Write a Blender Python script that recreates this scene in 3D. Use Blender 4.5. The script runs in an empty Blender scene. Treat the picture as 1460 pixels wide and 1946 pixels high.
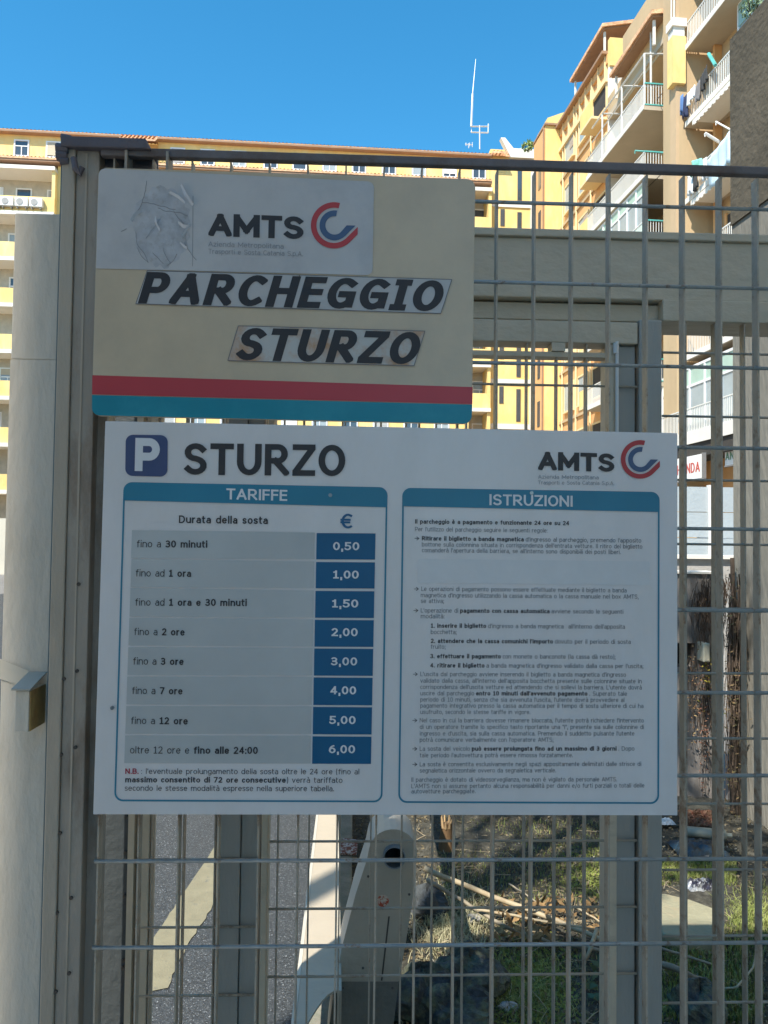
import bpy, math, random
from mathutils import Vector, Matrix
random.seed(7)
rnd = random.random
uni = random.uniform
R = math.radians
C = bpy.context.scene.collection
scene = bpy.context.scene

# ------------------------------------------------------------------ camera
F = 1461.0
CAM = Vector((.3942, -1.2285, 1.6))
YAW, PITCH, ROLL = .0374, .0339, -.0117
_f = Vector((math.sin(YAW)*math.cos(PITCH), math.cos(YAW)*math.cos(PITCH), math.sin(PITCH)))
_r = Vector((math.cos(YAW), -math.sin(YAW), 0))
_u = _r.cross(_f)
_r2 = _r*math.cos(ROLL) - _u*math.sin(ROLL)
_u2 = _u*math.cos(ROLL) + _r*math.sin(ROLL)
cam_data = bpy.data.cameras.new('camera')
cam = bpy.data.objects.new('camera', cam_data)
C.objects.link(cam)
cam_data.sensor_fit = 'HORIZONTAL'
cam_data.sensor_width = 36.0
cam_data.lens = 36.0*F/1460.0
cam_data.clip_start = .05
cam_data.clip_end = 900
cam_data.dof.use_dof = False
cam.matrix_world = Matrix(((_r2.x, _u2.x, -_f.x, CAM.x), (_r2.y, _u2.y, -_f.y, CAM.y), (_r2.z, _u2.z, -_f.z, CAM.z), (0, 0, 0, 1)))
scene.camera = cam

# ------------------------------------------------------------------ sky and sun
SUN_DIR = Vector((-.353, -.504, .788)).normalized()          # towards the sun: behind the viewer, to the left
w = bpy.data.worlds.new('World'); scene.world = w; w.use_nodes = True
nt = w.node_tree; bg = nt.nodes['Background']
sky = nt.nodes.new('ShaderNodeTexSky'); sky.sky_type = 'NISHITA'; sky.sun_disc = False
sky.sun_elevation = math.asin(SUN_DIR.z)
sky.sun_rotation = math.atan2(SUN_DIR.x, SUN_DIR.y)
sky.air_density = 1.0; sky.dust_density = 0; sky.ozone_density = 6
hs = nt.nodes.new('ShaderNodeHueSaturation'); hs.inputs['Hue'].default_value = .482; hs.inputs['Saturation'].default_value = 1.23
nt.links.new(sky.outputs[0], hs.inputs['Color']); nt.links.new(hs.outputs[0], bg.inputs[0]); bg.inputs[1].default_value = .12
sl = bpy.data.lights.new('sun', 'SUN'); sl.energy = 3.6; sl.angle = R(.5); sl.color = (1, .93, .82)
sun = bpy.data.objects.new('sun', sl); C.objects.link(sun)
sun.rotation_euler = SUN_DIR.to_track_quat('Z', 'Y').to_euler(); sun.location = (0, 0, 60)
scene.view_settings.view_transform = 'Standard'
scene.view_settings.look = 'None'
scene.view_settings.gamma = 1
scene.view_settings.use_curve_mapping = False
scene.view_settings.exposure = 1.1
scene.cycles.max_bounces = 8

# ------------------------------------------------------------------ pixel helpers (photo pixel -> point in the world)
def ray(x, y): return _f*F + _r2*(x-730) - _u2*(y-973)
def atY(x, y, Y):
    d = ray(x, y); return CAM + d*((Y-CAM.y)/d.y)
def atZ(x, y, Z=0.):
    d = ray(x, y); return CAM + d*((Z-CAM.z)/d.z)
def plane_hit(x, y, p0, n):
    d = ray(x, y); return CAM + d*((p0-CAM).dot(n)/d.dot(n))

# ------------------------------------------------------------------ materials
MATS = {}
def mat(name, rgb, rough=.7, metal=0., var=.12, vscale=3., bump=.0, bscale=60., rgb2=None, cover=.5, stretch=(1, 1, 1), spec=.5, sharp=.12):
    """procedural: base colour with two scales of mottling, an optional second colour in blotches (wear, dirt), fine relief"""
    if name in MATS: return MATS[name]
    m = bpy.data.materials.new(name); m.use_nodes = True; n = m.node_tree; L = n.links
    b = n.nodes['Principled BSDF']; b.inputs['Roughness'].default_value = rough; b.inputs['Metallic'].default_value = metal
    b.inputs['Specular IOR Level'].default_value = spec
    tc = n.nodes.new('ShaderNodeTexCoord'); mp = n.nodes.new('ShaderNodeMapping'); mp.inputs['Scale'].default_value = stretch
    L.new(tc.outputs['Object'], mp.inputs[0])
    a = n.nodes.new('ShaderNodeTexNoise'); a.inputs['Scale'].default_value = vscale; a.inputs['Detail'].default_value = 6; a.inputs['Roughness'].default_value = .62
    L.new(mp.outputs[0], a.inputs['Vector'])
    mr = n.nodes.new('ShaderNodeMapRange'); mr.inputs[1].default_value = .3; mr.inputs[2].default_value = .7
    mr.inputs[3].default_value = 1-var; mr.inputs[4].default_value = 1+var; L.new(a.outputs[0], mr.inputs[0])
    mul = n.nodes.new('ShaderNodeVectorMath'); mul.operation = 'SCALE'; L.new(mr.outputs[0], mul.inputs['Scale'])
    if rgb2 is None:
        mul.inputs[0].default_value = rgb
    else:
        a2 = n.nodes.new('ShaderNodeTexNoise'); a2.inputs['Scale'].default_value = vscale*1.7; a2.inputs['Detail'].default_value = 9; a2.inputs['Roughness'].default_value = .7
        ad = n.nodes.new('ShaderNodeVectorMath'); ad.operation = 'ADD'; ad.inputs[1].default_value = (7.3, 1.9, 4.1)
        L.new(mp.outputs[0], ad.inputs[0]); L.new(ad.outputs[0], a2.inputs['Vector'])
        m2 = n.nodes.new('ShaderNodeMapRange'); m2.inputs[1].default_value = cover-sharp; m2.inputs[2].default_value = cover+sharp; L.new(a2.outputs[0], m2.inputs[0])
        mx = n.nodes.new('ShaderNodeMix'); mx.data_type = 'RGBA'; L.new(m2.outputs[0], mx.inputs[0])
        mx.inputs[6].default_value = (*rgb, 1); mx.inputs[7].default_value = (*rgb2, 1); L.new(mx.outputs[2], mul.inputs[0])
    L.new(mul.outputs[0], b.inputs['Base Color'])
    if bump:
        f = n.nodes.new('ShaderNodeTexNoise'); f.inputs['Scale'].default_value = bscale; f.inputs['Detail'].default_value = 5
        L.new(mp.outputs[0], f.inputs['Vector'])
        bp = n.nodes.new('ShaderNodeBump'); bp.inputs['Strength'].default_value = bump; bp.inputs['Distance'].default_value = .6/bscale
        L.new(f.outputs[0], bp.inputs['Height']); L.new(bp.outputs[0], b.inputs['Normal'])
    MATS[name] = m
    return m

# ------------------------------------------------------------------ mesh builder
class MB:
    def __init__(s): s.v = []; s.f = []
    def quad(s, a, b, c, d):
        i = len(s.v); s.v += [tuple(a), tuple(b), tuple(c), tuple(d)]; s.f.append((i, i+1, i+2, i+3)); return s
    def poly(s, pts):
        i = len(s.v); s.v += [tuple(p) for p in pts]; s.f.append(tuple(range(i, i+len(pts)))); return s
    def box(s, x0, x1, y0, y1, z0, z1, M=None):
        x0, x1 = min(x0, x1), max(x0, x1); y0, y1 = min(y0, y1), max(y0, y1); z0, z1 = min(z0, z1), max(z0, z1)
        i = len(s.v); P = [(x, y, z) for x in (x0, x1) for y in (y0, y1) for z in (z0, z1)]
        if M: P = [tuple(M @ Vector(p)) for p in P]
        s.v += P
        s.f += [(i, i+1, i+3, i+2), (i+4, i+6, i+7, i+5), (i, i+4, i+5, i+1), (i+2, i+3, i+7, i+6), (i, i+2, i+6, i+4), (i+1, i+5, i+7, i+3)]
        return s
    def prism(s, pts, off):
        """closed outline pts (3D) pushed along off, with caps"""
        n = len(pts); i = len(s.v); off = Vector(off)
        s.v += [tuple(p) for p in pts] + [tuple(Vector(p)+off) for p in pts]
        s.f.append(tuple(range(i+n-1, i-1, -1))); s.f.append(tuple(range(i+n, i+2*n)))
        for k in range(n): s.f.append((i+k, i+(k+1) % n, i+n+(k+1) % n, i+n+k))
        return s
    def tube(s, pts, r, n=8, r1=None, cap=True):
        pts = [Vector(p) for p in pts]; N = len(pts); base = len(s.v)
        for k, p in enumerate(pts):
            d = (pts[min(k+1, N-1)]-pts[max(k-1, 0)]).normalized()
            a = d.cross(Vector((0, 0, 1)));
            if a.length < .05: a = d.cross(Vector((1, 0, 0)))
            a.normalize(); b = d.cross(a)
            rr = r if r1 is None else r+(r1-r)*k/max(1, N-1)
            for j in range(n):
                t = 2*math.pi*j/n; s.v.append(tuple(p+a*math.cos(t)*rr+b*math.sin(t)*rr))
        for k in range(N-1):
            for j in range(n):
                a0 = base+k*n+j; a1 = base+k*n+(j+1) % n
                s.f.append((a0, a1, a1+n, a0+n))
        if cap:
            s.f.append(tuple(base+j for j in range(n-1, -1, -1))); s.f.append(tuple(base+(N-1)*n+j for j in range(n)))
        return s
    def build(s, name, m, parent=None, smooth=False, kind=None, bevel=0.):
        me = bpy.data.meshes.new(name); me.from_pydata(s.v, [], s.f); me.update()
        me.materials.append(m)
        if smooth:
            for p in me.polygons: p.use_smooth = True
        o = bpy.data.objects.new(name, me); C.objects.link(o)
        if parent: o.parent = parent
        if kind: o['kind'] = kind
        if bevel:
            md = o.modifiers.new('bevel', 'BEVEL'); md.width = bevel; md.segments = 2; md.limit_method = 'ANGLE'; md.angle_limit = R(40)
        return o
def tag(o, label, cat, group=None, kind=None):
    o['label'] = label; o['category'] = cat
    if group: o['group'] = group
    if kind: o['kind'] = kind
    return o
def thing(name, label, cat, loc=(0, 0, 0), rz=0, group=None):
    o = bpy.data.objects.new(name, None); C.objects.link(o); o.location = loc; o.rotation_euler = (0, 0, rz)
    o.empty_display_size = .1
    return tag(o, label, cat, group)
def dup(o, parent=None, loc=None):
    c = o.copy(); C.objects.link(c)
    if parent: c.parent = parent
    if loc is not None: c.location = loc
    return c

# ------------------------------------------------------------------ palette
galv = mat('painted grating steel', (.47, .42, .34), .5, .1, .14, 14, .3, 90, rgb2=(.24, .15, .09), cover=.60, sharp=.07)
galv_r = mat('galvanised rod', (.34, .38, .39), .45, .4, .2, 22, .3, 90, rgb2=(.22, .15, .10), cover=.61, sharp=.05)
rail_m = mat('dark rail paint', (.17, .155, .16), .55, .1, .15, 6, .3, 60, rgb2=(.12, .08, .06), cover=.6)
galv2 = mat('gate grating steel', (.42, .38, .31), .55, .15, .14, 14, .25, 90, rgb2=(.20, .12, .07), cover=.62, sharp=.07)
frame = mat('fence frame paint', (.46, .405, .325), .5, .15, .12, 5, .3, 50, rgb2=(.16, .12, .09), cover=.72, stretch=(1, 1, .35))
frame_d = mat('weathered frame paint', (.38, .34, .285), .5, .15, .15, 6, .3, 50, rgb2=(.17, .115, .075), cover=.63, stretch=(1, 1, .35))
gatep = mat('beige gate paint', (.64, .56, .43), .55, .1, .1, 3, .3, 40, rgb2=(.22, .16, .11), cover=.7, stretch=(.6, 1, 1))
gatep2 = mat('grey gate stile paint', (.40, .40, .37), .55, .1, .1, 3, .3, 40, rgb2=(.20, .16, .12), cover=.72, stretch=(1, 1, .3))
steel_dark = mat('dark plate steel', (.13, .12, .14), .6, .2, .15, 6, .3, 60, rgb2=(.2, .15, .13), cover=.66)
bolt_m = mat('bolt', (.10, .09, .08), .5, .5, .1, 20)

# ------------------------------------------------------------------ stroke alphabet for the printed words
XH = .75
def arc(cx, cy, rx, ry, a0, a1, n=None):
    n = n or max(4, int(abs(a1-a0)/15))
    return [(cx+rx*math.cos(R(a0+(a1-a0)*k/n)), cy+ry*math.sin(R(a0+(a1-a0)*k/n))) for k in range(n+1)]
def L_(*p): return [tuple(p[i:i+2]) for i in range(0, len(p), 2)]
G = {}
def cap(ch, W, *st): G[ch] = ('u', W, 0, 1, st)
def low(ch, W, y0, y1, *st): G[ch] = ('l', W, y0, y1, st)
S_ = arc(.5, .76, .47, .24, 28, 270, 12) + arc(.5, .25, .5, .25, 90, -150, 12)[1:]
cap('A', .86, L_(0, 0, .5, 1), L_(1, 0, .5, 1), L_(.22, .3, .78, .3))
cap('B', .76, L_(0, 0, 0, 1), L_(0, 1)+arc(.6, .77, .32, .23, 90, -90)+L_(0, .54), L_(0, .54)+arc(.62, .27, .38, .27, 90, -90)+L_(0, 0))
cap('C', .74, arc(.6, .5, .6, .5, 52, 308, 18))
cap('D', .82, L_(0, 0, 0, 1), L_(0, 1)+arc(.42, .5, .58, .5, 90, -90, 14)+L_(0, 0))
cap('E', .64, L_(0, 0, 0, 1), L_(0, 1, 1, 1), L_(0, .52, .94, .52), L_(0, 0, 1, 0))
cap('F', .62, L_(0, 0, 0, 1), L_(0, 1, 1, 1), L_(0, .52, .92, .52))
cap('G', .82, arc(.55, .5, .55, .5, 50, 318, 18), L_(1, 0.06, 1, .46), L_(.56, .46, 1, .46))
cap('H', .80, L_(0, 0, 0, 1), L_(1, 0, 1, 1), L_(0, .52, 1, .52))
cap('I', .20, L_(.5, 0, .5, 1))
cap('\x01', .46, L_(.5, 0, .5, 1), L_(0, 0, 1, 0), L_(0, 1, 1, 1))
cap('K', .78, L_(0, 0, 0, 1), L_(0, .42, .95, 1), L_(.3, .6, 1, 0))
cap('L', .60, L_(0, 0, 0, 1), L_(0, 0, 1, 0))
cap('M', .98, L_(0, 0, 0, 1), L_(1, 0, 1, 1), L_(0, 1, .5, .22), L_(1, 1, .5, .22))
cap('N', .82, L_(0, 0, 0, 1), L_(1, 0, 1, 1), L_(0, 1, 1, 0))
cap('O', .88, arc(.5, .5, .5, .5, 0, 360, 28))
cap('P', .74, L_(0, 0, 0, 1), L_(0, 1)+arc(.6, .71, .4, .29, 90, -90)+L_(0, .42))
cap('R', .80, L_(0, 0, 0, 1), L_(0, 1)+arc(.55, .73, .36, .27, 90, -90)+L_(0, .46), L_(.42, .46, .98, 0))
cap('S', .74, S_)
cap('T', .76, L_(0, 1, 1, 1), L_(.5, 0, .5, 1))
cap('U', .80, L_(0, 1, 0, .45)+arc(.5, .42, .5, .42, 180, 360, 12)+L_(1, .45, 1, 1))
cap('V', .82, L_(0, 1, .5, 0), L_(1, 1, .5, 0))
cap('Z', .74, L_(0, 1, 1, 1), L_(0, 0, 1, 0), L_(1, .96, 0, .04))
cap('0', .70, arc(.5, .5, .5, .5, 0, 360, 24))
cap('1', .58, L_(.52, 0, .52, 1), L_(.05, .84, .5, .92), L_(.05, 0, 1, 0))
cap('2', .68, arc(.48, .71, .46, .29, 155, -30, 12)+L_(.05, .02), L_(0, 0, 1, 0))
cap('3', .68, arc(.46, .76, .46, .24, 140, -90, 12)+L_(.3, .52), L_(.3, .52)+arc(.46, .26, .54, .26, 90, -150, 12))
cap('4', .72, L_(.74, 0, .74, 1), L_(.7, 1, 0, .28), L_(0, .26, 1, .26))
cap('5', .68, L_(.1, 1, .95, 1), L_(.1, 1, .1, .55), L_(.1, .56)+arc(.42, .3, .58, .3, 105, -150, 12))
cap('6', .70, arc(.5, .32, .5, .32, 0, 360, 20), arc(.9, .32, .9, .68, 100, 180, 8))
cap('7', .68, L_(0, 1, 1, 1), L_(1, .97, .3, 0))
cap('8', .70, arc(.5, .77, .45, .23, 0, 360, 20), arc(.5, .27, .5, .27, 0, 360, 20))
cap('9', .70, arc(.5, .68, .5, .32, 0, 360, 20), arc(.1, .68, .9, .68, -80, 0, 8))
cap('€', .76, arc(.66, .5, .56, .5, 58, 302, 16), L_(0, .6, .8, .6), L_(0, .4, .76, .4))
G['.'] = ('u', .18, 0, .2, (L_(.5, 0, .5, .2),)); G[','] = ('u', .2, -.2, .2, (L_(.6, .2, .2, -.3),))
G[':'] = ('u', .18, 0, .75, (L_(.5, 0, .5, .05), L_(.5, .6, .5, .66))); G[';'] = ('u', .2, -.2, .75, (L_(.6, .1, .2, -.3), L_(.5, .6, .5, .66)))
G["'"] = ('u', .14, .66, 1, (L_(.5, .6, .5, 1),)); G['"'] = ('u', .34, .66, 1, (L_(.1, .6, .1, 1), L_(.9, .6, .9, 1)))
G['('] = ('u', .3, -.2, 1.05, (arc(1, .45, .95, .7, 120, 240),)); G[')'] = ('u', .3, -.2, 1.05, (arc(0, .45, .95, .7, 60, -60),))
G['/'] = ('u', .5, -.15, 1, (L_(0, -.2, 1, 1),)); G['→'] = ('u', .9, 0, .9, (L_(0, .4, .95, .4), L_(.5, .78, 1, .4), L_(.5, .02, 1, .4)))
low('a', .62, 0, XH, L_(1, 0, 1, .62)+arc(.55, .62, .45, .38, 0, 140, 8), L_(1, .58, .5, .58)+arc(.45, .29, .45, .29, 90, 270, 8)+arc(.5, .35, .5, .35, -90, -10, 4))
low('b', .68, 0, 1.04, L_(0, 0, 0, 2), arc(.5, .5, .5, .5, 0, 360, 18))
low('c', .56, 0, XH, arc(.58, .5, .58, .5, 50, 310, 12))
low('d', .68, 0, 1.04, L_(1, 0, 1, 2), arc(.5, .5, .5, .5, 0, 360, 18))
low('e', .66, 0, XH, L_(.03, .52, .98, .52)+arc(.5, .5, .5, .5, 4, 315, 16))
low('f', .44, 0, 1.04, L_(.35, 0, .35, 1.0)+arc(.95, 1.05, .6, .36, 180, 90, 5), L_(-.1, 1, 1, 1))
low('g', .68, -.28, XH, arc(.5, .5, .5, .5, 0, 360, 18), L_(1, 1.2, 1, 0)+arc(.5, -.02, .5, .36, 0, -140, 8))
low('h', .66, 0, 1.04, L_(0, 0, 0, 2), arc(.5, .6, .5, .4, 170, 0, 8)+L_(1, 0))
low('i', .18, 0, 1.04, L_(.5, 0, .5, 1), L_(.5, 1.36, .5, 1.6))
low('j', .3, -.28, 1.04, L_(.7, -.3, .7, 1), L_(.7, 1.36, .7, 1.6))
low('k', .64, 0, 1.04, L_(0, 0, 0, 2), L_(0, .4, .9, 1), L_(.3, .6, 1, 0))
low('l', .18, 0, 1.04, L_(.5, 0, .5, 2))
low('m', 1.04, 0, XH, L_(0, 0, 0, 1.2), arc(.26, .65, .24, .35, 170, 0, 7)+L_(.5, 0), arc(.75, .65, .25, .35, 170, 0, 7)+L_(1, 0))
low('n', .66, 0, XH, L_(0, 0, 0, 1.2), arc(.5, .6, .5, .4, 170, 0, 8)+L_(1, 0))
low('o', .68, 0, XH, arc(.5, .5, .5, .5, 0, 360, 18))
low('p', .68, -.28, XH, L_(0, -1, 0, 1.2), arc(.5, .5, .5, .5, 0, 360, 18))
low('q', .68, -.28, XH, L_(1, -1, 1, 1.2), arc(.5, .5, .5, .5, 0, 360, 18))
low('r', .44, 0, XH, L_(0, 0, 0, 1.2), arc(.85, .45, .85, .55, 170, 85, 5))
low('s', .56, 0, XH, S_)
low('t', .44, 0, .96, L_(.3, 2, .3, .35)+arc(.85, .32, .55, .32, 180, 270, 5), L_(-.1, 1, 1, 1))
low('u', .66, 0, XH, L_(1, 0, 1, 1.2), L_(0, 1.2, 0, .4)+arc(.5, .4, .5, .4, 180, 350, 8))
low('v', .66, 0, XH, L_(0, 1, .5, 0), L_(1, 1, .5, 0))
low('x', .64, 0, XH, L_(0, 1, 1, 0), L_(1, 1, 0, 0))
low('z', .58, 0, XH, L_(0, 1, 1, 1), L_(0, 0, 1, 0), L_(1, .95, 0, .05))
for a_, b_ in (('à', 'a'), ('è', 'e'), ('ò', 'o'), ('ù', 'u')):
    g = G[b_]; G[a_] = ('l', g[1], 0, 1.08, g[4]+(L_(.3, 1.55, .6, 1.28),))

def clip(poly, ax, lim, keep_less):
    out = []
    for i in range(len(poly)):
        p, q = poly[i], poly[(i+1) % len(poly)]
        pi = p[ax] <= lim if keep_less else p[ax] >= lim
        qi = q[ax] <= lim if keep_less else q[ax] >= lim
        if pi: out.append(p)
        if pi != qi:
            t = (lim-p[ax])/(q[ax]-p[ax]); out.append((p[0]+(q[0]-p[0])*t, p[1]+(q[1]-p[1])*t))
    return out
def glyph(ch, wx, wy):
    case, W, y0, y1, strokes = G[ch]
    W = W+.5*(wx-.14)
    top = 1 if case == 'u' else XH
    mx_ = lambda p: (wx/2+p[0]*(W-wx), wy/2+p[1]*(top-wy)) if W > wx*1.3 else (W/2, wy/2+p[1]*(top-wy))
    out = []
    for st in strokes:
        P = [mx_(p) for p in st]; n = len(P)
        closed = n > 12 and math.dist(P[0], P[-1]) < 1e-4
        nor = []
        for i in range(n):
            a = P[i-1] if i else (P[-2] if closed else P[0]); b = P[i+1] if i < n-1 else (P[1] if closed else P[-1])
            dx, dy = b[0]-a[0], b[1]-a[1]; l = math.hypot(dx, dy) or 1
            nor.append((-dy/l, dx/l))
        if not closed:   # square ends, cut afterwards by the letter's own box
            for e, s_ in ((0, -1), (n-1, 1)):
                nx, ny = nor[e]; dx, dy = ny*s_, -nx*s_
                P[e] = (P[e][0]+dx*wx*.5, P[e][1]+dy*wy*.5)
        for i in range(n-1):
            a, b = P[i], P[i+1]; na, nb = nor[i], nor[i+1]
            q = [(a[0]+na[0]*wx/2, a[1]+na[1]*wy/2), (a[0]-na[0]*wx/2, a[1]-na[1]*wy/2), (b[0]-nb[0]*wx/2, b[1]-nb[1]*wy/2), (b[0]+nb[0]*wx/2, b[1]+nb[1]*wy/2)]
            if ch in 'AMVv' and n == 2 and (st[0][0] == .5 or st[1][0] == .5):   # pointed junctions: no stroke sticks out past its partner
                o_ = st[0][0] if st[1][0] == .5 else st[1][0]
                q = clip(q, 0, W/2+.54*wx if o_ < .5 else W/2-.54*wx, o_ < .5)
                if len(q) < 3: continue
            q = clip(clip(clip(clip(q, 1, y1, True), 1, y0, False), 0, W+.001, True), 0, -.001, False)
            if len(q) >= 3: out.append((q, len(out)))
    return W, out
def words(runs, space=.13):
    """runs: [(text, wx, wy)] -> polygons in cap-height units, total width"""
    x = 0; polys = []
    for text, wx, wy in runs:
        for ch in text:
            if ch == ' ': x += .56; continue
            W, P = glyph(ch, wx, wy)
            for q, k in P: polys.append(([(a+x, b) for a, b in q], k))
            x += W+space
    return x-space, polys
REG = (.115, .10); BLD = (.21, .165)
def runs_of(s):
    out = []; b = False
    for part in s.split('*'):
        if part: out.append((part, *(BLD if b else REG)))
        b = not b
    return out
def print_words(name, runs, P0, P1, capm, m, parent, off, shear=0., space=.13, n=Vector((0, -1, 0)), up=None, mb=None):
    """flat print from baseline start P0 to baseline end P1, lifted off the sheet by off"""
    W, polys = words(runs, space)
    ex = (P1-P0)/W; up = up or Vector((0, 0, 1)); ey = up*capm
    own = mb is None; mb = mb or MB()
    for q, k in polys:
        pts = [P0 + ex*(a) + ex.normalized()*(b*shear*capm) + ey*b + n*(off + (k % 60)*2e-6) for a, b in q]
        mb.poly(pts)
    if own: return mb.build(name, m, parent)
def bw(mb, name, m, root, parent=None, **k):
    """mb holds world points; root is an unrotated thing"""
    l = root.location; mb.v = [(x-l.x, y-l.y, z-l.z) for x, y, z in mb.v]
    return mb.build(name, m, parent or root, **k)

# ================================================================== SETTING
asphalt = mat('asphalt', (.040, .047, .053), .62, 0, .6, 100, 1.3, 260, rgb2=(.26, .28, .29), cover=.60, sharp=.03)  # pale specks: aggregate, and sun sparkle put into the colour
soil = mat('dark litter soil', (.045, .043, .032), .95, 0, .55, 24, 1., 120, rgb2=(.10, .095, .075), cover=.58)
pave = mat('pavement', (.46, .43, .38), .85, 0, .12, 6, .4, 70)
far_ground = mat('yard paving', (.20, .19, .175), .9, 0, .15, .4, .2, 8)
def sheet(name, x0, x1, y0, y1, z, m, thick=.0):
    mb = MB().quad((x0, y0, z), (x1, y0, z), (x1, y1, z), (x0, y1, z)); return mb.build(name, m, kind='structure')
sheet('ground', -400, 400, -400, 400, -.03, far_ground)
p = MB().box(-30, 30, -7.9, -.05, -.025, .0); p.build('pavement', pave, kind='structure')
# tarmac of the drive: gently uneven mesh
def uneven(name, x0, x1, y0, y1, nx, ny, z, amp, m, kind='structure', fx=3.):
    mb = MB(); ph = [uni(0, 9) for _ in range(6)]
    for j in range(ny+1):
        for i in range(nx+1):
            x = x0+(x1-x0)*i/nx; y = y0+(y1-y0)*j/ny
            h = math.sin(x*fx+ph[0])*math.sin(y*fx*1.3+ph[1])+.6*math.sin(x*fx*2.7+ph[2]+y*2)+.5*math.sin(y*fx*3.1+ph[3])+.8*(rnd()-.5)
            mb.v.append((x, y, z+amp*h))
    for j in range(ny):
        for i in range(nx):
            a = j*(nx+1)+i; mb.f.append((a, a+1, a+nx+2, a+nx+1))
    return mb.build(name, m, kind=kind, smooth=True)
uneven('road', -9, .235, .0, 30, 60, 160, -.008, .0006, asphalt)
lot = uneven('soil_bed', .40, 3.2, .46, 3.50, 110, 120, .012, .011, soil)
rr = random.Random(2); gm = MB()
for _ in range(9000):  # pale chips of aggregate, coloured to give the tarmac its sun sparkle
    x, y = rr.uniform(-1.3, .23), .9+rr.random()**1.5*5; s_ = rr.uniform(.0015, .0042); a = rr.uniform(0, 6.3); c, d = math.cos(a)*s_, math.sin(a)*s_; z_ = -.0075+s_*.5
    gm.poly([(x+c, y+d, z_), (x-d, y+c, z_+s_*.4), (x-c, y-d, z_)]); gm.poly([(x+c, y+d, z_), (x-c, y-d, z_), (x+d*.9, y-c*.9, z_-s_*.2)])
tag(gm.build('sparkle_chippings', mat('sparkle stone chip', (.14, .155, .165), .5, 0, .5, 200, rgb2=(.34, .36, .37), cover=.56), kind='stuff'), 'pale stone chippings in the tarmac, added for its sparkle', 'chippings', kind='stuff')
# worn yellow line on the tarmac, ragged edges
yl_m = mat('worn road paint', (.24, .22, .145), .7, 0, .12, 14, .5, 140, rgb2=(.14, .14, .12), cover=.64, sharp=.06)
def ragged(pts_left, pts_right, z, m, name, sub=7, amp=.006):
    def dens(P):
        out = []
        for a, b in zip(P[:-1], P[1:]):
            for k in range(sub):
                t = k/sub; out.append(a.lerp(b, t)+Vector((uni(-amp, amp), uni(-amp, amp), 0)))
        return out+[P[-1]]
    A, B_ = dens(pts_left), dens(pts_right); mb = MB()
    for i in range(len(A)-1):
        mb.quad(*( (q.x, q.y, z) for q in (A[i], B_[i], B_[i+1], A[i+1])))
    return mb.build(name, m, kind='structure')
ln_l = [atZ(270, 1885), atZ(283, 1790), atZ(330, 1725), atZ(405, 1610), atZ(470, 1530), atZ(560, 1420)]
ln_r = [atZ(318, 1874), atZ(352, 1800), atZ(395, 1735), atZ(425, 1680), atZ(500, 1570), atZ(590, 1440)]
ragged(ln_l, ln_r, -.0035, yl_m, 'road_marking')
# mossy kerb strip between the tarmac and the bed
kerb_m = mat('mossy kerb', (.20, .21, .165), .9, 0, .2, 9, .6, 90, rgb2=(.27, .25, .21), cover=.55)
MB().box(.237, .40, .50, 12, -.03, .13).build('kerb', kerb_m, kind='structure', bevel=.01)

# ================================================================== BACK APARTMENT BLOCK (across the yard)
ywall = mat('yellow render', (.87, .60, .22), .85, 0, .12, .6, .15, 6, rgb2=(.88, .69, .31), cover=.55, stretch=(1, 1, .4))
white = mat('white render', (.78, .74, .66), .8, 0, .05, .8, .1, 8)
crm = mat('cream trim', (.80, .62, .34), .8, 0, .05, 2)
orange = mat('orange render', (.72, .40, .17), .85, 0, .07, .8, .1, 8)
tan = mat('tan render', (.52, .38, .22), .85, 0, .12, .6, .1, 8, stretch=(1, 1, .4))
brown = mat('brown eave', (.34, .20, .12), .8, 0, .1, 3)
tile = mat('roof tile', (.70, .37, .20), .85, 0, .18, 4, .6, 3, rgb2=(.76, .48, .28), cover=.5)
glass = mat('window glass', (.06, .08, .10), .08, 0, .1, 1, spec=.8)
paleglass = mat('curtained glass', (.34, .40, .42), .25, 0, .12, 1.2, spec=.6)
pvc = mat('white window frame', (.80, .80, .78), .5, 0, .03, 3)
dark_in = mat('dark opening shade', (.05, .045, .04), .9, 0, .1, 2)  # near-black colour stands in for the shade inside openings
acm = mat('air conditioner casing', (.72, .71, .66), .5, 0, .04, 3)
metal_l = mat('pale aerial metal', (.62, .64, .66), .4, .5, .05, 5)

P0 = atY(0, 1020, 51.0); P0.z = 0
rzB = R(2.4)
bA = Vector((math.cos(rzB), math.sin(rzB), 0)); bN = Vector((-math.sin(rzB), math.cos(rzB), 0))
def bk(px, py, d=0.):
    q = plane_hit(px, py, P0+bN*d, bN); return (q-P0).dot(bA), q.z
root = thing('apartment_building', 'long yellow apartment block with orange tiled roof closing the far end of the yard', 'building', P0, rzB)
X = lambda px, py=300: bk(px, py)[0]
Z = lambda px, py: bk(px, py)[1]
zr = Z(500, 262)                # ridge
ze = Z(60, 254)                 # eave
z1 = Z(60, 300)                 # sill line of the top storey
zl = Z(60, 309)                 # tiled ledge
FH = (Z(20, 345)-Z(20, 431))    # storey height read from the photo
xL, xa, xb, xc, xe = X(-420), X(235), X(300), X(931, 300), X(1016, 300)
def wallpart(x0, x1, y0, y1, z0, z1_, m, name='wall'):
    return MB().box(x0, x1, y0, y1, z0, z1_).build(name, m, root)
# core wall set behind everything
wallpart(xL, xe+9, 1.6, 12, 0, ze, ywall)
# attic storey bays, tiled roof in between
for a, b in ((xL, xa), (xb, xc)):
    wallpart(a, b, 0, 1.58, zl, ze-.12, ywall)
    MB().box(a-.15, b+.15, -.45, 1.6, ze-.12, ze).build('eave', brown, root)
    MB().box(a, b, -.1, .0, z1-.12, z1-.02).build('sill_band', white, root)
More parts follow.
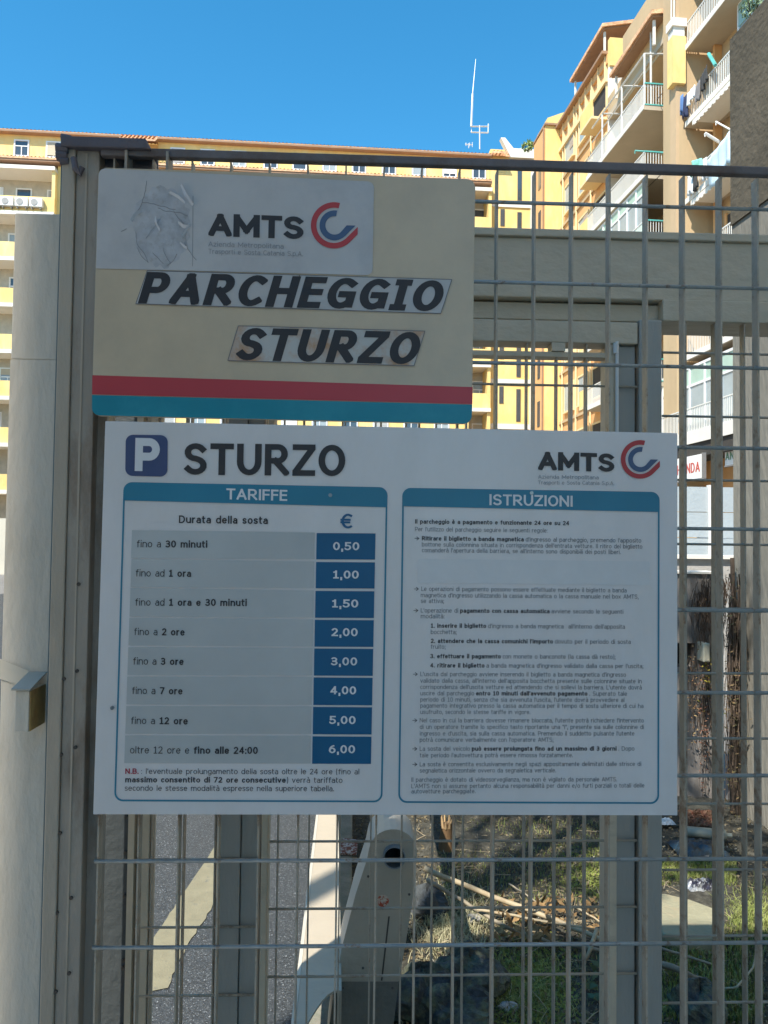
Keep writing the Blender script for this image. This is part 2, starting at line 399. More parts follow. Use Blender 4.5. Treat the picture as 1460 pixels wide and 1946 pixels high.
# pitched roof with tile courses as real steps
def tiled(x0, x1, ya, za, yb, zb, name='roof', n=7):
    mb = MB()
    for k in range(n):
        t0, t1 = k/n, (k+1)/n
        y0_, y1_ = ya+(yb-ya)*t0, ya+(yb-ya)*t1; z0_, z1_ = za+(zb-za)*t0, za+(zb-za)*t1
        w_ = .26; c = int((x1-x0)/w_)
        for i in range(c):
            x = x0+i*w_
            mb.quad((x, y0_, z0_+.02), (x+w_/2, y0_, z0_+.09), (x+w_/2, y1_, z1_+.05), (x, y1_, z1_-.02))
            mb.quad((x+w_/2, y0_, z0_+.09), (x+w_, y0_, z0_+.02), (x+w_, y1_, z1_-.02), (x+w_/2, y1_, z1_+.05))
        mb.quad((x0, y0_, z0_-.10), (x1, y0_, z0_-.10), (x1, y0_, z0_+.03), (x0, y0_, z0_+.03))
    return mb.build(name, tile, root)
tiled(xL, xe+8, -.4, ze+.03, 3.2, zr+.15)
MB().box(xL, xe+8, 1.0, 5, ze-.5, ze+.02).build('roof_core', brown, root)
tiled(xa-.05, xb+.05, -1.1, Z(265, 279), -.35, ze+.05)
tiled(xc, X(958), -.9, Z(945, 300), -.35, ze+.05)
wallpart(xa, xb, .3, 1.58, zl, ze-.1, ywall)
# ledge with little tiles, fascia
for a, b in ((xL, xa), (xb, xc)):
    MB().box(a, b, -.85, 0, zl-.28, zl-.06).build('ledge', brown, root)
    tiled(a, b, -.9, zl-.05, 0, zl+.16, 'ledge_tiles', 3)
# windows of the attic storey
RV = random.Random(77)
blind_a = mat('beige roller blind', (.55, .47, .34), .7, 0, .1, 2, .6, 14, stretch=(.2, .2, 3)); blind_b = mat('grey roller blind', (.42, .43, .42), .7, 0, .1, 2, .6, 14, stretch=(.2, .2, 3))
def window(xc_, z0, wd, ht, m=None, y=0., parent=None, panes=2, low_=True):
    fr = MB(); t = .09
    x0, x1 = xc_-wd/2, xc_+wd/2
    fr.box(x0-t, x0, y-.06, y+.03, z0-t, z0+ht+t); fr.box(x1, x1+t, y-.06, y+.03, z0-t, z0+ht+t)
    fr.box(x0, x1, y-.06, y+.03, z0+ht, z0+ht+t); fr.box(x0, x1, y-.06, y+.03, z0-t, z0)
    f = fr.build('window', pvc, parent or root)
    k = MB(); k.box(x0, x1, y-.015, y+.0, z0, z0+ht); k.build('pane', m or glass, f)
    b = MB()
    if panes == 2: b.box(xc_-.03, xc_+.03, y-.04, y-.018, z0, z0+ht*.62); b.box(x0, x1, y-.04, y-.019, z0+ht*.62, z0+ht*.68)
    if low_: b.box(x0, x1, y-.05, y-.02, z0+ht*.7, z0+ht)
    if b.v: b.build('glazing_bar', pvc, f)
    if RV.random() < .45:
        h_ = ht*RV.uniform(.25, .95); MB().box(x0+.005, x1-.005, y-.058, y-.052, z0+ht-h_, z0+ht).build('roller_blind', [blind_a, blind_b, pvc][RV.randrange(3)], f)
    return f
wh = Z(45, 270)-Z(45, 297)
wtop = z1+.14
pxs = [-300, -240, -170, -110, -40, 41, 102, 190]+[338, 395, 455, 515, 570, 627, 683, 740, 797, 855, 911]
for i, px in enumerate(pxs):
    window(X(px, 290), wtop, .82, wh, [glass, paleglass, glass][i % 3], 0., panes=(2 if i % 4 else 1), low_=(i % 3 == 0))
# storeys below: loggias with parapets
def storey(x0, x1, ztop, loggia=True, acs=0, seed=0):
    """one storey hanging from ztop: white fascia, shaded loggia, yellow parapet, white slab"""
    rr = random.Random(seed)
    sl_ = MB().box(x0, x1, -.95, 1.6, ztop-.55, ztop-.30); sl_.build('slab', white, root)
    MB().box(x0, x1, -.8, -.68, ztop-FH-.30+.0, ztop-FH-.30+1.05).build('parapet', ywall if seed % 2 == 0 else white, root)
    mb = MB(); mb.box(x0, x1, .9, 1.0, ztop-FH-.3, ztop-.55); mb.build('loggia_wall', mat('loggia wall', (.52, .47, .38), .9), root)
    x = x0+.8
    while x < x1-.8:
        window(x+.5, ztop-FH+.3+rr.uniform(0, .1), .9, 1.55, paleglass if rr.random() < .6 else glass, .9, low_=False)
        x += 1.75+rr.uniform(0, .5)
    for e in (x0, x1-.22):
        MB().box(e, e+.22, -.78, 1.5, ztop-FH-.28, ztop-.56).build('fin_wall', ywall, root)
top0 = zl-.32
acx = [X(p) for p in (5, 28, 55, 82)]
for k in range(9):
    storey(xL, X(114), top0-k*FH, seed=2*k)
    if k < 9: storey(X(885), xc, top0-k*FH, seed=2*k+20)
wallpart(X(114), xa+.0, -.3, 1.58, 0, zl-.3, ywall); wallpart(xa, X(885)-.02, -.3, 1.58, 0, zl-.3, ywall)
for k in range(8):
    for px in range(330, 880, 57): window(X(px), top0-FH*(k+1)+.9, .9, 1.3, glass if (px+k) % 2 else paleglass, -.3)
# plain yellow stair bay with slit windows and white trims at the right end
wallpart(xc+.02, xe, -.15, 1.58, 0, Z(970, 287), ywall)
zt = Z(985, 286)
g_ = MB(); g_.prism([(X(949), -.5, Z(955, 268)), (X(957), -.5, Z(955, 268)), (X(973), -.5, zt-.1), (xe+.1, -.5, zt-.1), (xe+.1, -.5, zt-.75), (X(968), -.5, zt-.75)], (0, .5, 0)); g_.build('gable_coping', white, root)
MB().box(X(970), X(1009), -.2, -.16, zt-1.35, zt-.8).build('louvre_opening', dark_in, root)
MB().box(X(1008), xe, -.24, -.16, 2, zt-.76).build('corner_trim', white, root)
for k in range(7):
    zz = Z(985, 322)-k*FH*1.02
    a = MB().box(X(983), X(991), -.19, -.155, zz-2.3, zz); a.build('slit_window', glass, root)
    MB().box(X(934), X(1008), -.23, -.157, zz-FH+.25, zz-FH+.62).build('string_course', white, root)
    MB().box(X(951), X(959), -.19, -.156, zz-FH-1.1, zz-FH+.1).build('slit_window', glass, root)
chx = X(153, 245)
c_ = MB().box(chx-.45, chx+.45, 2.6, 3.4, zr-.4, zr+.42); c_.box(chx-.55, chx+.55, 2.5, 3.5, zr+.42, zr+.5); c_.build('chimney', white, root)
# air conditioners on the parapet of the first loggia
ac_z = top0-FH-.3+.25
fan_m = mat('fan grille', (.34, .33, .31), .6)
def make_ac():
    t = thing('air_conditioner', 'x', 'air conditioner')
    b = MB().box(-.42, .42, -.3, 0, 0, .6); b.build('casing', acm, t, bevel=.02)
    f = MB(); f.tube([(-.1, -.302, .3), (-.1, -.325, .3)], .22, 14); f.build('fan_grille', fan_m, t)
    g = MB(); g.box(-.3, -.25, -.25, .02, -.12, 0); g.box(.25, .3, -.25, .02, -.12, 0); g.build('bracket', fan_m, t)
    return t
def copy_thing(t, loc, rz, label):
    r = t.copy(); C.objects.link(r); r.location = loc; r.rotation_euler = (0, 0, rz); r['label'] = label
    for ch in t.children:
        c = ch.copy(); C.objects.link(c); c.parent = r
        for g in ch.children:
            d = g.copy(); C.objects.link(d); d.parent = c
    return r
ac0 = make_ac(); labs = ['air conditioner at the left photo edge on the top balcony parapet', 'second air conditioner from the left on the top balcony parapet',
        'third air conditioner from the left on the top balcony parapet', 'air conditioner nearest the fence post on the top balcony parapet']
for i, xx in enumerate(acx):
    loc = P0+bA*xx+bN*(-.82)+Vector((0, 0, ac_z))
    t = ac0 if i == 0 else copy_thing(ac0, loc, rzB, labs[i])
    t.location = loc; t.rotation_euler = (0, 0, rzB); t['label'] = labs[i]; t['group'] = 'air conditioners on the far balcony'
# roof aerials
def bkw(px, py, d): return plane_hit(px, py, P0+bN*d, bN)
an = thing('roof_antenna', 'tall thin white whip aerial on a square bracket above the far roof', 'antenna', bkw(912, 281, 2.5))
q = lambda a, b: bkw(a, b, 2.5)
bw(MB().tube([q(912, 283), q(912, 238)], .055, 6), 'mast', metal_l, an)
bw(MB().tube([q(896, 251), q(896.5, 240), q(928.5, 240)], .05, 6).tube([q(896, 251), q(928, 252)], .05, 6).tube([q(928, 252), q(928.5, 235)], .05, 6), 'bracket', metal_l, an)
bw(MB().tube([q(896, 240), q(898.5, 178)], .09, 6).tube([q(898.5, 178), q(904.5, 112)], .045, 6, .02), 'whip', metal_l, an)
a2 = thing('roof_antenna', 'small comb aerial low on the far roof beside the tall whip', 'antenna', bkw(891, 280, 2.5))
bw(MB().tube([q(891, 281), q(891, 272)], .04, 5).tube([q(884, 274), q(899, 275)], .035, 5), 'mast', metal_l, a2)
bw(MB().tube([q(886, 271), q(886, 277)], .03, 5).tube([q(893, 271), q(893, 278)], .03, 5).tube([q(898, 270), q(898, 279)], .03, 5), 'element', metal_l, a2)

# ================================================================== RIGHT APARTMENT BLOCK (receding)
d_ = ray(580, 1020); d_.z = 0; rA = d_.normalized(); rN = Vector((rA.y, -rA.x, 0))      # rA away, rN to the right (into the building)
t_ = ray(1287, 1020); O = CAM + t_*((30-CAM.y)/t_.y); O.z = 0
rzR = math.atan2(rA.y, rA.x)     # local x = away, local y = left of it = -rN
def rb(px, py, yl):
    """pixel -> (distance along facade, height) on the plane yl metres into the building"""
    q = plane_hit(px, py, O+rN*yl, rN); return (q-O).dot(rA), q.z
def rbf(px, py, xl):
    q = plane_hit(px, py, O+rA*xl, rA); return (q-O).dot(rN), q.z
root2 = thing('apartment_building', 'tall tan and orange apartment block with stacked white balconies receding along the right side', 'building', O, rzR)
def RB(x0, x1, y0, y1, z0, z1_, m, name, parent=None, **k):
    return MB().box(x0, x1, -y0, -y1, z0, z1_).build(name, m, parent or root2, **k)
wr = mat('white railing', (.74, .74, .70), .5, .1, .03, 2)
green_p = mat('pale green panel', (.42, .56, .46), .5, 0, .08, 1)
teal = mat('teal rail', (.10, .42, .38), .5)
soffit = mat('balcony soffit', (.50, .42, .31), .9, 0, .06, 1)
turq = mat('turquoise blind', (.30, .46, .43), .6, 0, .06, 1)
# walls
RB(-14, 0, 1.62, 12, 0, 33, tan, 'wall')
RB(1.2, 8.2, 1.9, 12, 0, 27.0, tan, 'wall')
RB(8.2, 17.8, .4, 12, 0, 27.4, orange, 'wall')
RB(8.0, 8.19, .32, 12, 0, 26.6, white, 'return_wall')
RB(7.9, 8.19, .32, 3.2, 26.6, 28.1, ywall, 'parapet')
RB(0, 1.2, 0, 12, 0, 36, tan, 'pier')
RB(-.0-.004, .5, -.0-.02, .12, 12, 35, mat('pier strip', (.56, .40, .24), .85, 0, .06, 1), 'pilaster_strip')
zb0, zb1 = rb(1278, 160, -.2)[1], rb(1278, 70, -.2)[1]
RB(-.16, .34, -.24, .33, zb0, zb1, ywall, 'yellow_block')  # yellow block standing proud of the tan pier
RB(-.2, .4, -.27, .36, zb1+.4, zb1+.75, white, 'block_cap')
mb = MB()
for k in range(5): mb.box(-.12+.1*k, -.08+.1*k, .2, -.3, zb1, zb1+.4)
for xx in (.0, .25): mb.tube([(xx, .1, zb1+.75), (xx, .05, zb1+6)], .03, 5)
mb.build('block_rod', wr, root2)
# railing: top and bottom rails with balusters (too fine to pick apart singly -> one part)
def railing(x0, x1, yf, zbase, h=.95, end_near=True, end_far=False, step=.125, yb=1.2, m=None, parent=None, top_m=None):
    mb = MB(); n = max(2, int((x1-x0)/step))
    for k in range(n+1):
        x = x0+(x1-x0)*k/n; mb.box(x-.013, x+.013, -yf+.013, -yf-.013, zbase+.06, zbase+h)
    mb.box(x0, x1, -yf+.025, -yf-.025, zbase+h, zbase+h+.05); mb.box(x0, x1, -yf+.02, -yf-.02, zbase+.02, zbase+.06)
    for flag, xe_ in ((end_near, x0), (end_far, x1)):
        if flag:
            k_ = int((yb-yf)/step)
            for k in range(1, k_):
                y = yf+(yb-yf)*k/k_; mb.box(xe_-.013, xe_+.013, -y+.013, -y-.013, zbase+.06, zbase+h)
            mb.box(xe_-.025, xe_+.025, -yf-.026, -yb, zbase+h, zbase+h+.05); mb.box(xe_-.02, xe_+.02, -yf-.026, -yb, zbase+.02, zbase+.06)
    return mb.build('railing', m or wr, parent or root2, kind='stuff')
def balcony(x0, x1, yf, yb, zs, t=.22, **k):
    s = RB(x0, x1, yf-.08, yb, zs, zs+t, soffit, 'balcony')
    RB(x0-.012, x1+.012, yf-.10, yf-.081, zs+.02, zs+t+.03, white, 'slab_edge', s)
    railing(x0+.03, x1-.03, yf, zs+t, yb=yb, parent=s, **k)
    return s
def glazing(x0, x1, yf, z0, z1_, step=1.0, m=None, bottom=None, name='veranda', parent=None):
    """enclosed veranda: frame, panes, solid bottom band"""
    mb = MB(); n = max(1, round((x1-x0)/step)); t = .05
    for k in range(n+1):
        x = x0+(x1-x0)*k/n; mb.box(x-t, x+t, -yf+.05, -yf-.05, z0, z1_)
    for z in (z0, z0+(z1_-z0)*.72, z1_): mb.box(x0, x1, -yf+.045, -yf-.045, z-t, z+t)
    f = mb.build(name, pvc, parent or root2)
    for k in range(n):
        x = x0+(x1-x0)*k/n; xx = x+(x1-x0)/n
        MB().box(x+t, xx-t, -yf+.01, -yf-.01, z0+t, z0+(z1_-z0)*.72-t).build('pane', m or paleglass, f)
        MB().box(x+t, xx-t, -yf+.012, -yf-.012, z0+(z1_-z0)*.72+t, z1_-t).build('pane', green_p if m is None else m, f)
    return f
# near balconies right of the pier
zs1, zs2 = rb(1307, 243, .41)[1], rb(1307, 390, .41)[1]
FHr = zs1-zs2
zls = [zs1+FHr*k for k in (2, 1, 0, -1, -2, -3, -4)]
for i, z in enumerate(zls):
    if z < 5: continue
    balcony(-8, -.13, .41, 1.62, z)
    # back wall openings
    for x in (-1.6, -3.4, -5.4):
        RB(x-.45, x+.45, 1.58, 1.615, z+.22, z+2.5, dark_in if (i+int(x)) % 2 else glass, 'door')
        RB(x-.62, x-.46, 1.54, 1.616, z+.22, z+2.6, tan, 'door_jamb'); RB(x+.46, x+.62, 1.54, 1.616, z+.22, z+2.6, orange, 'door_jamb')
    RB(-.72, -.55, 1.3, 1.61, z+.22, z+FHr, orange, 'wall_strip')
glazing(-6.5, -2.6, .55, zls[1]+1.1, zls[1]+FHr-.1, 1.1, m=paleglass); RB(-6.5, -2.6, .5, .6, zls[1]+.25, zls[1]+1.08, turq, 'veranda_panel')
glazing(-6.9, -3.1, .95, zs1+.3, zs1+FHr-.05, .95, m=paleglass)
RB(-6.9, -3.1, .9, 1.0, zs1+2.35, zs1+FHr-.06, turq, 'blind')
# awning strips with scalloped hems under two slabs
for z, a, b in ((zs1, -.75, -4.0), (zs2, -.6, -4.2)):
    mb = MB(); n = 22
    for k in range(n):
        x0 = a+(b-a)*k/n; x1 = a+(b-a)*(k+1)/n; h = .16+.05*(k % 2)
        mb.box(min(x0, x1), max(x0, x1), -.30, -.33, z-.06-h, z-.05)
    mb.box(b, a, -.30, -1.4, z-.055, z-.03)
    mb.build('awning', white, root2)
# balconies beyond the pier
zq = [rb(1227, 208, -.6)[1], rb(1227, 338, -.6)[1]]; FHq = zq[0]-zq[1]
for k in range(0, 7):
    z = zq[0]-FHq*k
    if z < 7: break
    s = balcony(1.65, 8.6, -.6, 1.9, z, m=wr)
    MB().box(1.64, 1.7, .63, -1.7, z+1.17, z+1.23).build('handrail', teal, s); MB().box(1.63, 1.7, .63, -1.7, z+.21, z+.26).build('kick_rail', teal, s)
    for x in (3.2, 5.4, 7.2):
        RB(x-.5, x+.5, 1.86, 1.895, z+.22, z+2.45, glass if (k+int(x)) % 2 else dark_in, 'door')
        RB(x-.62, x-.51, 1.82, 1.896, z+.22, z+2.55, white, 'door_jamb')
# white pergola frame on the topmost of them
z = zq[0]+.22; mb = MB()
for x in (1.75, 4.2, 6.6): mb.tube([(x, .6, z), (x, .6, z+2.35)], .045, 6); mb.tube([(x, .6, z+2.35), (x, -1.6, z+2.5)], .04, 6)
mb.tube([(1.75, .6, z+2.35), (8.0, .6, z+2.35)], .05, 6); mb.tube([(1.75, .6, z+1.6), (8.0, .6, z+1.6)], .03, 6)
mb.build('pergola_frame', wr, root2)
RB(1.2, 7.9, .2, 1.9, zq[0]+FHq, zq[0]+FHq+.25, soffit, 'balcony'); RB(1.2, 7.9, .2, .32, zq[0]+FHq+.25, zq[0]+FHq+1.1, tan, 'parapet')
z = zq[1]-FHq+.22
glazing(1.7, 7.5, -.55, z+.95, z+FHq-.3, .95); RB(1.7, 7.5, -.6, -.5, z, z+.9, green_p, 'veranda_panel')
glz = MB()
# far stretch: bands, parapet panels, windows, downpipes
zt2 = 27.4
RB(8.2, 17.8, .0, 6, zt2, zt2+.16, brown, 'eave'); RB(8.2, 15.8, .28, .40, zt2-.5, zt2-.02, orange, 'parapet')
for k in range(8):
    x = 8.4+k*.95; RB(x, x+.07, .22, .399, zt2-1.3, zt2-.02, crm, 'parapet_rib')
RB(8.2, 15.8, .2, .398, zt2-1.5, zt2-1.3, crm, 'string_course')
for x in (10.6, 12.9, 15.3): MB().tube([(x, -.33, 0), (x, -.33, zt2-.1)], .06, 6).build('downpipe', crm, root2)
for k in range(9):
    z = 24.0-k*3.05
    if z < .5: break
    for x in (9.3, 11.7, 14.1):
        big = x == 9.3
        ww = .75 if not big else .9
        RB(x-ww, x+ww, .33, .385, z+.6, z+2.2, dark_in if big else paleglass, 'window_opening')
        f = MB(); f.box(x-ww-.08, x-ww, -.28, -.398, z+.5, z+2.3); f.box(x+ww, x+ww+.08, -.28, -.398, z+.5, z+2.3); f.box(x-ww, x+ww, -.28, -.398, z+2.2, z+2.3); f.box(x-ww, x+ww, -.22, -.398, z+.5, z+.6)
        f.build('window', crm, root2)
        if not big: RB(x-ww, x-.05, .30, .329, z+1.2, z+2.2, mat('half-lowered shutter', (.45, .36, .28), .8, 0, .1, 2, .5, 12, stretch=(1, 1, 4)), 'shutter')
    RB(8.2, 15.8, .30, .397, z+.0, z+.16, tan, 'string_course')
    RB(8.25, 9.95, -.55, .36, z-.12, z+.02, crm, 'balcony'); RB(8.25, 9.95, -.55, -.47, z+.02, z+.9, ywall, 'balcony_parapet')
# stair tower
RB(15.82, 18.2, -.62, 3, 0, 27.6, ywall, 'stair_tower'); RB(15.7, 18.3, -.7, 3.1, 27.6, 27.72, brown, 'coping')
mb = MB(); mb.prism([(15.83, .5, 27.72), (15.83, -1.9, 27.72), (15.83, -1.9, 28.9), (15.83, -.6, 28.55), (15.83, .5, 28.1)], (2.2, 0, 0)); mb.build('roof_parapet', ywall, root2)
RB(15.9, 18.19, -.66, -.625, 0, 27.5, orange, 'side_skin')  # orange sheet over the tower's left side; the front stays yellow
MB().tube([(15.95, .72, 0), (15.95, .72, 27.5)], .05, 6).build('downpipe', brown, root2)
for k in range(8): RB(16.6, 17.1, -.69, -.662, 24-k*3.05, 25.6-k*3.05, glass, 'slit_window')
# roof terraces with tiled canopies
def canopy(x0, x1, y0, y1, z0, z1_):
    s = MB(); s.prism([(x0, -y0, z0), (x0, -y1, z1_), (x0, -y1, z1_+.18), (x0, -y0, z0+.18)], (x1-x0, 0, 0)); c = s.build('canopy_roof', tile, root2)
    u = MB(); u.prism([(x0+.1, -y0-.1, z0-.08), (x0+.1, -y1, z1_-.08), (x0+.1, -y1, z1_-.005), (x0+.1, -y0-.1, z0-.005)], (x1-x0-.2, 0, 0)); u.build('canopy_lining', brown, c)
    for x in (x0+.3, x1-.3): MB().box(x-.05, x+.05, -y0-.2, -y0-.3, z0-1.2, z0-.09).build('canopy_post', white, c)
canopy(8.4, 13.5, .1, 4.5, 29.0, 29.9)
xt, ztt = rb(1241, 22, -.5)
canopy(1.25, 6.0, -.5, 3, ztt, ztt+.5)
RB(1.2, 6.2, .3, 6, 27.0, ztt-1.2, tan, 'wall')
mb = MB(); mb.tube([(2.4, .0, ztt-3.6), (2.4, .0, ztt)], .05, 6); mb.build('canopy_prop', wr, root2)
# lower storeys seen through the gate
zL = rb(1310, 778, .0)[1]-.98
s = RB(-8, 7.8, -.1, 1.9, zL-.25, zL, soffit, 'balcony'); RB(-8.01, 7.81, -.13, -.101, zL-.45, zL+.05, white, 'slab_edge', s)
railing(-7.9, 7.7, -.08, zL, end_near=False, parent=s, m=wr)
glazing(-7.8, 7.7, .25, zL+.05, zL+2.75, 1.15); RB(-7.8, 7.7, .3, .4, zL, zL+1.0, paleglass, 'veranda_panel')
RB(-8, 7.8, -.05, 1.6, zL-1.0, zL-.455, dark_in, 'shaded_gap_block')  # solid dark block in place of the shaded gap under the slab
RB(-14, 17.8, 1.2, 1.55, 0, zL-.46, orange, 'shop_wall')
RB(-7, 7, 1.0, 1.19, .0, 2.4, mat('roller shutter', (.50, .56, .60), .5, .1, .06, 1, .6, 9, stretch=(.2, .2, 3)), 'roller_shutter')
# shop signs fixed on the wall
shop_w = mat('sign white', (.82, .82, .80), .4, 0, .02, 2)
shop_r = mat('sign red', (.55, .06, .06), .4)
def shop_sign(pxa, pxb, pya, pyb, text, col, label, yl=-.2):
    (xn, zn), (xf, zf) = rb(pxb, (pya+pyb)/2, yl), rb(pxa, (pya+pyb)/2, yl)
    zt_, zb_ = rb(pxb, pya, yl)[1], rb(pxb, pyb, yl)[1]
    loc = O+rA*xn+rN*yl; loc.z = zb_
    t = thing('shop_sign', label, 'sign', loc, rzR)
    h = zt_-zb_; Lw = xf-xn
    MB().box(0, Lw, -.12, 0, 0, h).build('board', shop_w, t, bevel=.01)
    MB().box(-.04, 0, -.14, .02, -.04, h+.04).box(-.04, Lw, -.14, .03, -.05, -.002).build('sign_frame', mat('sign frame', (.2, .2, .2), .5), t)
    if text: print_words('lettering', [(text, .24, .12)], Vector((Lw*.93, .006, h*.28)), Vector((Lw*.08, .006, h*.28)), h*.42, col, t, .004, n=Vector((0, 1, 0)))
    return t
shop_sign(1284, 1335, 862, 908, 'HONDA', shop_r, 'white shop sign with red capitals seen through the right gate panel')
shop_sign(1378, 1397, 846, 882, 'AN', mat('sign green', (.08, .25, .15), .5), 'small white sign with green letters at the edge of the stucco wall', .2)
MB().box(0, .3, 0, .12, 0, .6)
# air conditioners on this block
loc = O+rA*2.6+rN*1.5; loc.z = zq[1]+.22+1.9
t = copy_thing(ac0, loc, rzR-math.pi, 'air conditioner high on the wall above the second far balcony of the tan block'); del t['group']
# laundry and drying racks
def cloth(name, label, p0, p1, drop, m, waves=3, amp=.06, hem=.12, grp=None):
    mb = MB(); n, k = 12, 7; d = (p1-p0); nn = Vector((-d.y, d.x, 0)).normalized()
    ph = uni(0, 6)
    for j in range(k+1):
        for i in range(n+1):
            u, v = i/n, j/k
            p_ = p0+d*(u+ .06*math.sin(v*3+ph)*v) + Vector((0, 0, -drop*v*(1+hem*math.sin(u*7+ph)))) + nn*amp*math.sin(u*waves*6.28+ph+v)*(.3+v)
            mb.v.append(tuple(p_))
    for j in range(k):
        for i in range(n):
            a = j*(n+1)+i; mb.f.append((a, a+1, a+n+2, a+n+1))
    l = Vector(p0); mb.v = [(x-l.x, y-l.y, z_-l.z) for x, y, z_ in mb.v]
    o = mb.build(name, m, None, smooth=True); o.location = l
    md = o.modifiers.new('thick', 'SOLIDIFY'); md.thickness = .012
    return tag(o, label, 'laundry', grp or 'washing hung along the balconies')
def rw(px, py, yl): return plane_hit(px, py, O+rN*yl, rN)
c_blue = mat('blue cloth', (.10, .20, .42), .9, 0, .15, 2); c_navy = mat('navy cloth', (.03, .04, .09), .9); c_white = mat('white cloth', (.72, .74, .74), .9)
c_dark = mat('dark cloth', (.05, .05, .05), .9); c_sheet = mat('pale blue sheet', (.52, .66, .74), .9); c_mint = mat('mint cloth', (.25, .62, .50), .9); c_grey = mat('grey cloth', (.20, .19, .19), .9)
cloth('hanging_cloth', 'light blue cloth hanging at the near end of the upper washing line', rw(1293, 184, .2), rw(1299, 178, .2), .75, c_blue)
cloth('hanging_cloth', 'navy garment hanging beside the light blue cloth', rw(1300, 185, .22), rw(1307, 178, .22), .85, c_navy)
cloth('hanging_cloth', 'white cloth on the upper washing line between navy and dark ones', rw(1303, 183, .25), rw(1322, 160, .25), .5, c_white)
cloth('hanging_cloth', 'grey trousers on the upper washing line', rw(1323, 165, .25), rw(1331, 150, .25), .7, c_grey)
cloth('hanging_cloth', 'black cloth on the upper washing line below the teal rack', rw(1332, 147, .25), rw(1345, 122, .25), .65, c_dark)
cloth('hanging_cloth', 'large pale blue sheet on the lower washing line by the stucco wall', rw(1345, 305, .0), rw(1388, 248, .0), 1.2, c_sheet)
cloth('hanging_cloth', 'white towel beside the large pale blue sheet', rw(1336, 303, .0), rw(1344, 298, .0), .8, c_white)
cloth('hanging_cloth', 'mint green cloth at the near end of the lower washing line', rw(1314, 306, .1), rw(1334, 300, .1), .45, c_mint, hem=.5)
cloth('hanging_cloth', 'dark patterned cloth hung on the lower balcony railing', rw(1318, 330, .2), rw(1326, 325, .2), .7, c_dark)
cloth('hanging_cloth', 'white patterned cloth hung on the lower balcony railing', rw(1308, 332, .2), rw(1317, 330, .2), .8, c_white)
def rack(label, a, b, m, r=.045):
    t = thing('drying_pole', label, 'drying pole', a); bw(MB().tube([a, b], r, 6), 'pole', m, t)
    bw(MB().tube([a+Vector((0, 0, -.02)), a+Vector((0, 0, -.14))], .02, 5), 'hook', m, t); return t
rack('teal drying rack leaning over the upper balcony railing', rw(1347, 102, .2), rw(1360, 124, .2), teal, .07)
rack('thick white pole sticking out above the pale blue sheet', rw(1340, 253, -.1), rw(1368, 270, .5), pvc, .06)
rack('thin white pole above the thick one by the stucco wall', rw(1361, 231, .2), rw(1388, 246, .4), pvc, .035)
rack('mint drying rail on the second far balcony', rw(1207, 286, -.75), rw(1262, 290, .2), teal, .03)
# plants on roofs and balconies
leaf_g = mat('leaf green', (.10, .17, .04), .7, 0, .35, 12, rgb2=(.26, .28, .07), cover=.55)
leaf_y = mat('leaf yellow', (.50, .40, .05), .7, 0, .3, 12)
leaf_r = mat('leaf red', (.22, .08, .05), .8, 0, .45, 14, rgb2=(.18, .12, .07), cover=.5)
leaf_b = mat('dead leaf', (.15, .085, .03), .8, 0, .5, 25, rgb2=(.30, .19, .08), cover=.5)
twig_m = mat('dry twig', (.10, .072, .052), .85, 0, .3, 12)
def leafcloud(mb, c, rx, ry, rz_, n, s, rr=random):
    for _ in range(n):
        while True:
            x, y, z_ = (rr.uniform(-1, 1) for _ in range(3))
            if x*x+y*y+z_*z_ < 1: break
        p_ = Vector(c)+Vector((x*rx, y*ry, z_*rz_)); a = Vector((rr.uniform(-1, 1), rr.uniform(-1, 1), rr.uniform(-1, 1))).normalized()
        b = a.orthogonal().normalized(); k = s*rr.uniform(.6, 1.3)
        mb.poly([p_-a*k, p_+b*k*.4+a*.1*k, p_+a*k, p_-b*k*.4+a*.1*k])
def shrub(label, c, r, s, n, m=leaf_g):
    t = thing('potted_shrub', label, 'plant', c-Vector((0, 0, r)))
    mb = MB(); leafcloud(mb, c, r, r, r*.9, n, s); leafcloud(mb, c+Vector((r*.5, 0, r*.4)), r*.6, r*.6, r*.6, n//3, s); bw(mb, 'foliage', m, t)
    st = MB()
    for k in range(5): st.tube([c-Vector((0, 0, r)), c+Vector((uni(-r, r)*.6, uni(-r, r)*.6, r*uni(0, .6)))], .02*r/.4, 4)
    bw(st, 'stem', twig_m, t); return t
shrub('pale shrub on the roof edge beside the yellow stair tower', rw(1016, 256, -.6)+rA*1.5, .42, .14, 160, mat('pale roof leaf', (.35, .42, .14), .7, 0, .3, 9))  # leaf colour paler than the other plants
shrub('leafy plant on the balcony above the slanted top of the stucco wall', rw(1428, 14, .3), .38, .10, 170, mat('pale balcony leaf', (.20, .28, .15), .7, 0, .4, 9))
# ================================================================== NEAR WALLS AROUND THE BED
stucco_d = mat('dark rough stucco', (.085, .074, .052), .95, 0, .25, 1.1, .45, 26, rgb2=(.125, .108, .078), cover=.58, sharp=.2)
stucco_l = mat('grey beige plaster', (.24, .23, .195), .9, 0, .12, 1.5, .5, 35, rgb2=(.19, .18, .15), cover=.62, sharp=.2, stretch=(1, 1, .3))
W0 = atY(1390, 800, 3.33); W0.z = 0
tw = thing('stucco_wall', 'tall dark stucco side wall with paler plaster below, cutting off the right edge of the view', 'wall', W0)
zt = atY(1390, 76, 3.33).z; zm = atY(1400, 420, 3.33).z-.03
e_ = W0 - rA*1.75; th = rN*.35
def slab_prism(z0, z1_, inset=0.):
    a, b = W0+rN*inset-rA*0, e_+rN*inset
    return MB().prism([(a.x, a.y, z0), (b.x, b.y, z0), (b.x, b.y, z1_), (a.x, a.y, z1_)], th)
bw(slab_prism(zm, zt), 'upper_wall', stucco_d, tw); bw(slab_prism(-.02, zm-.002, .012), 'lower_wall', stucco_l, tw)
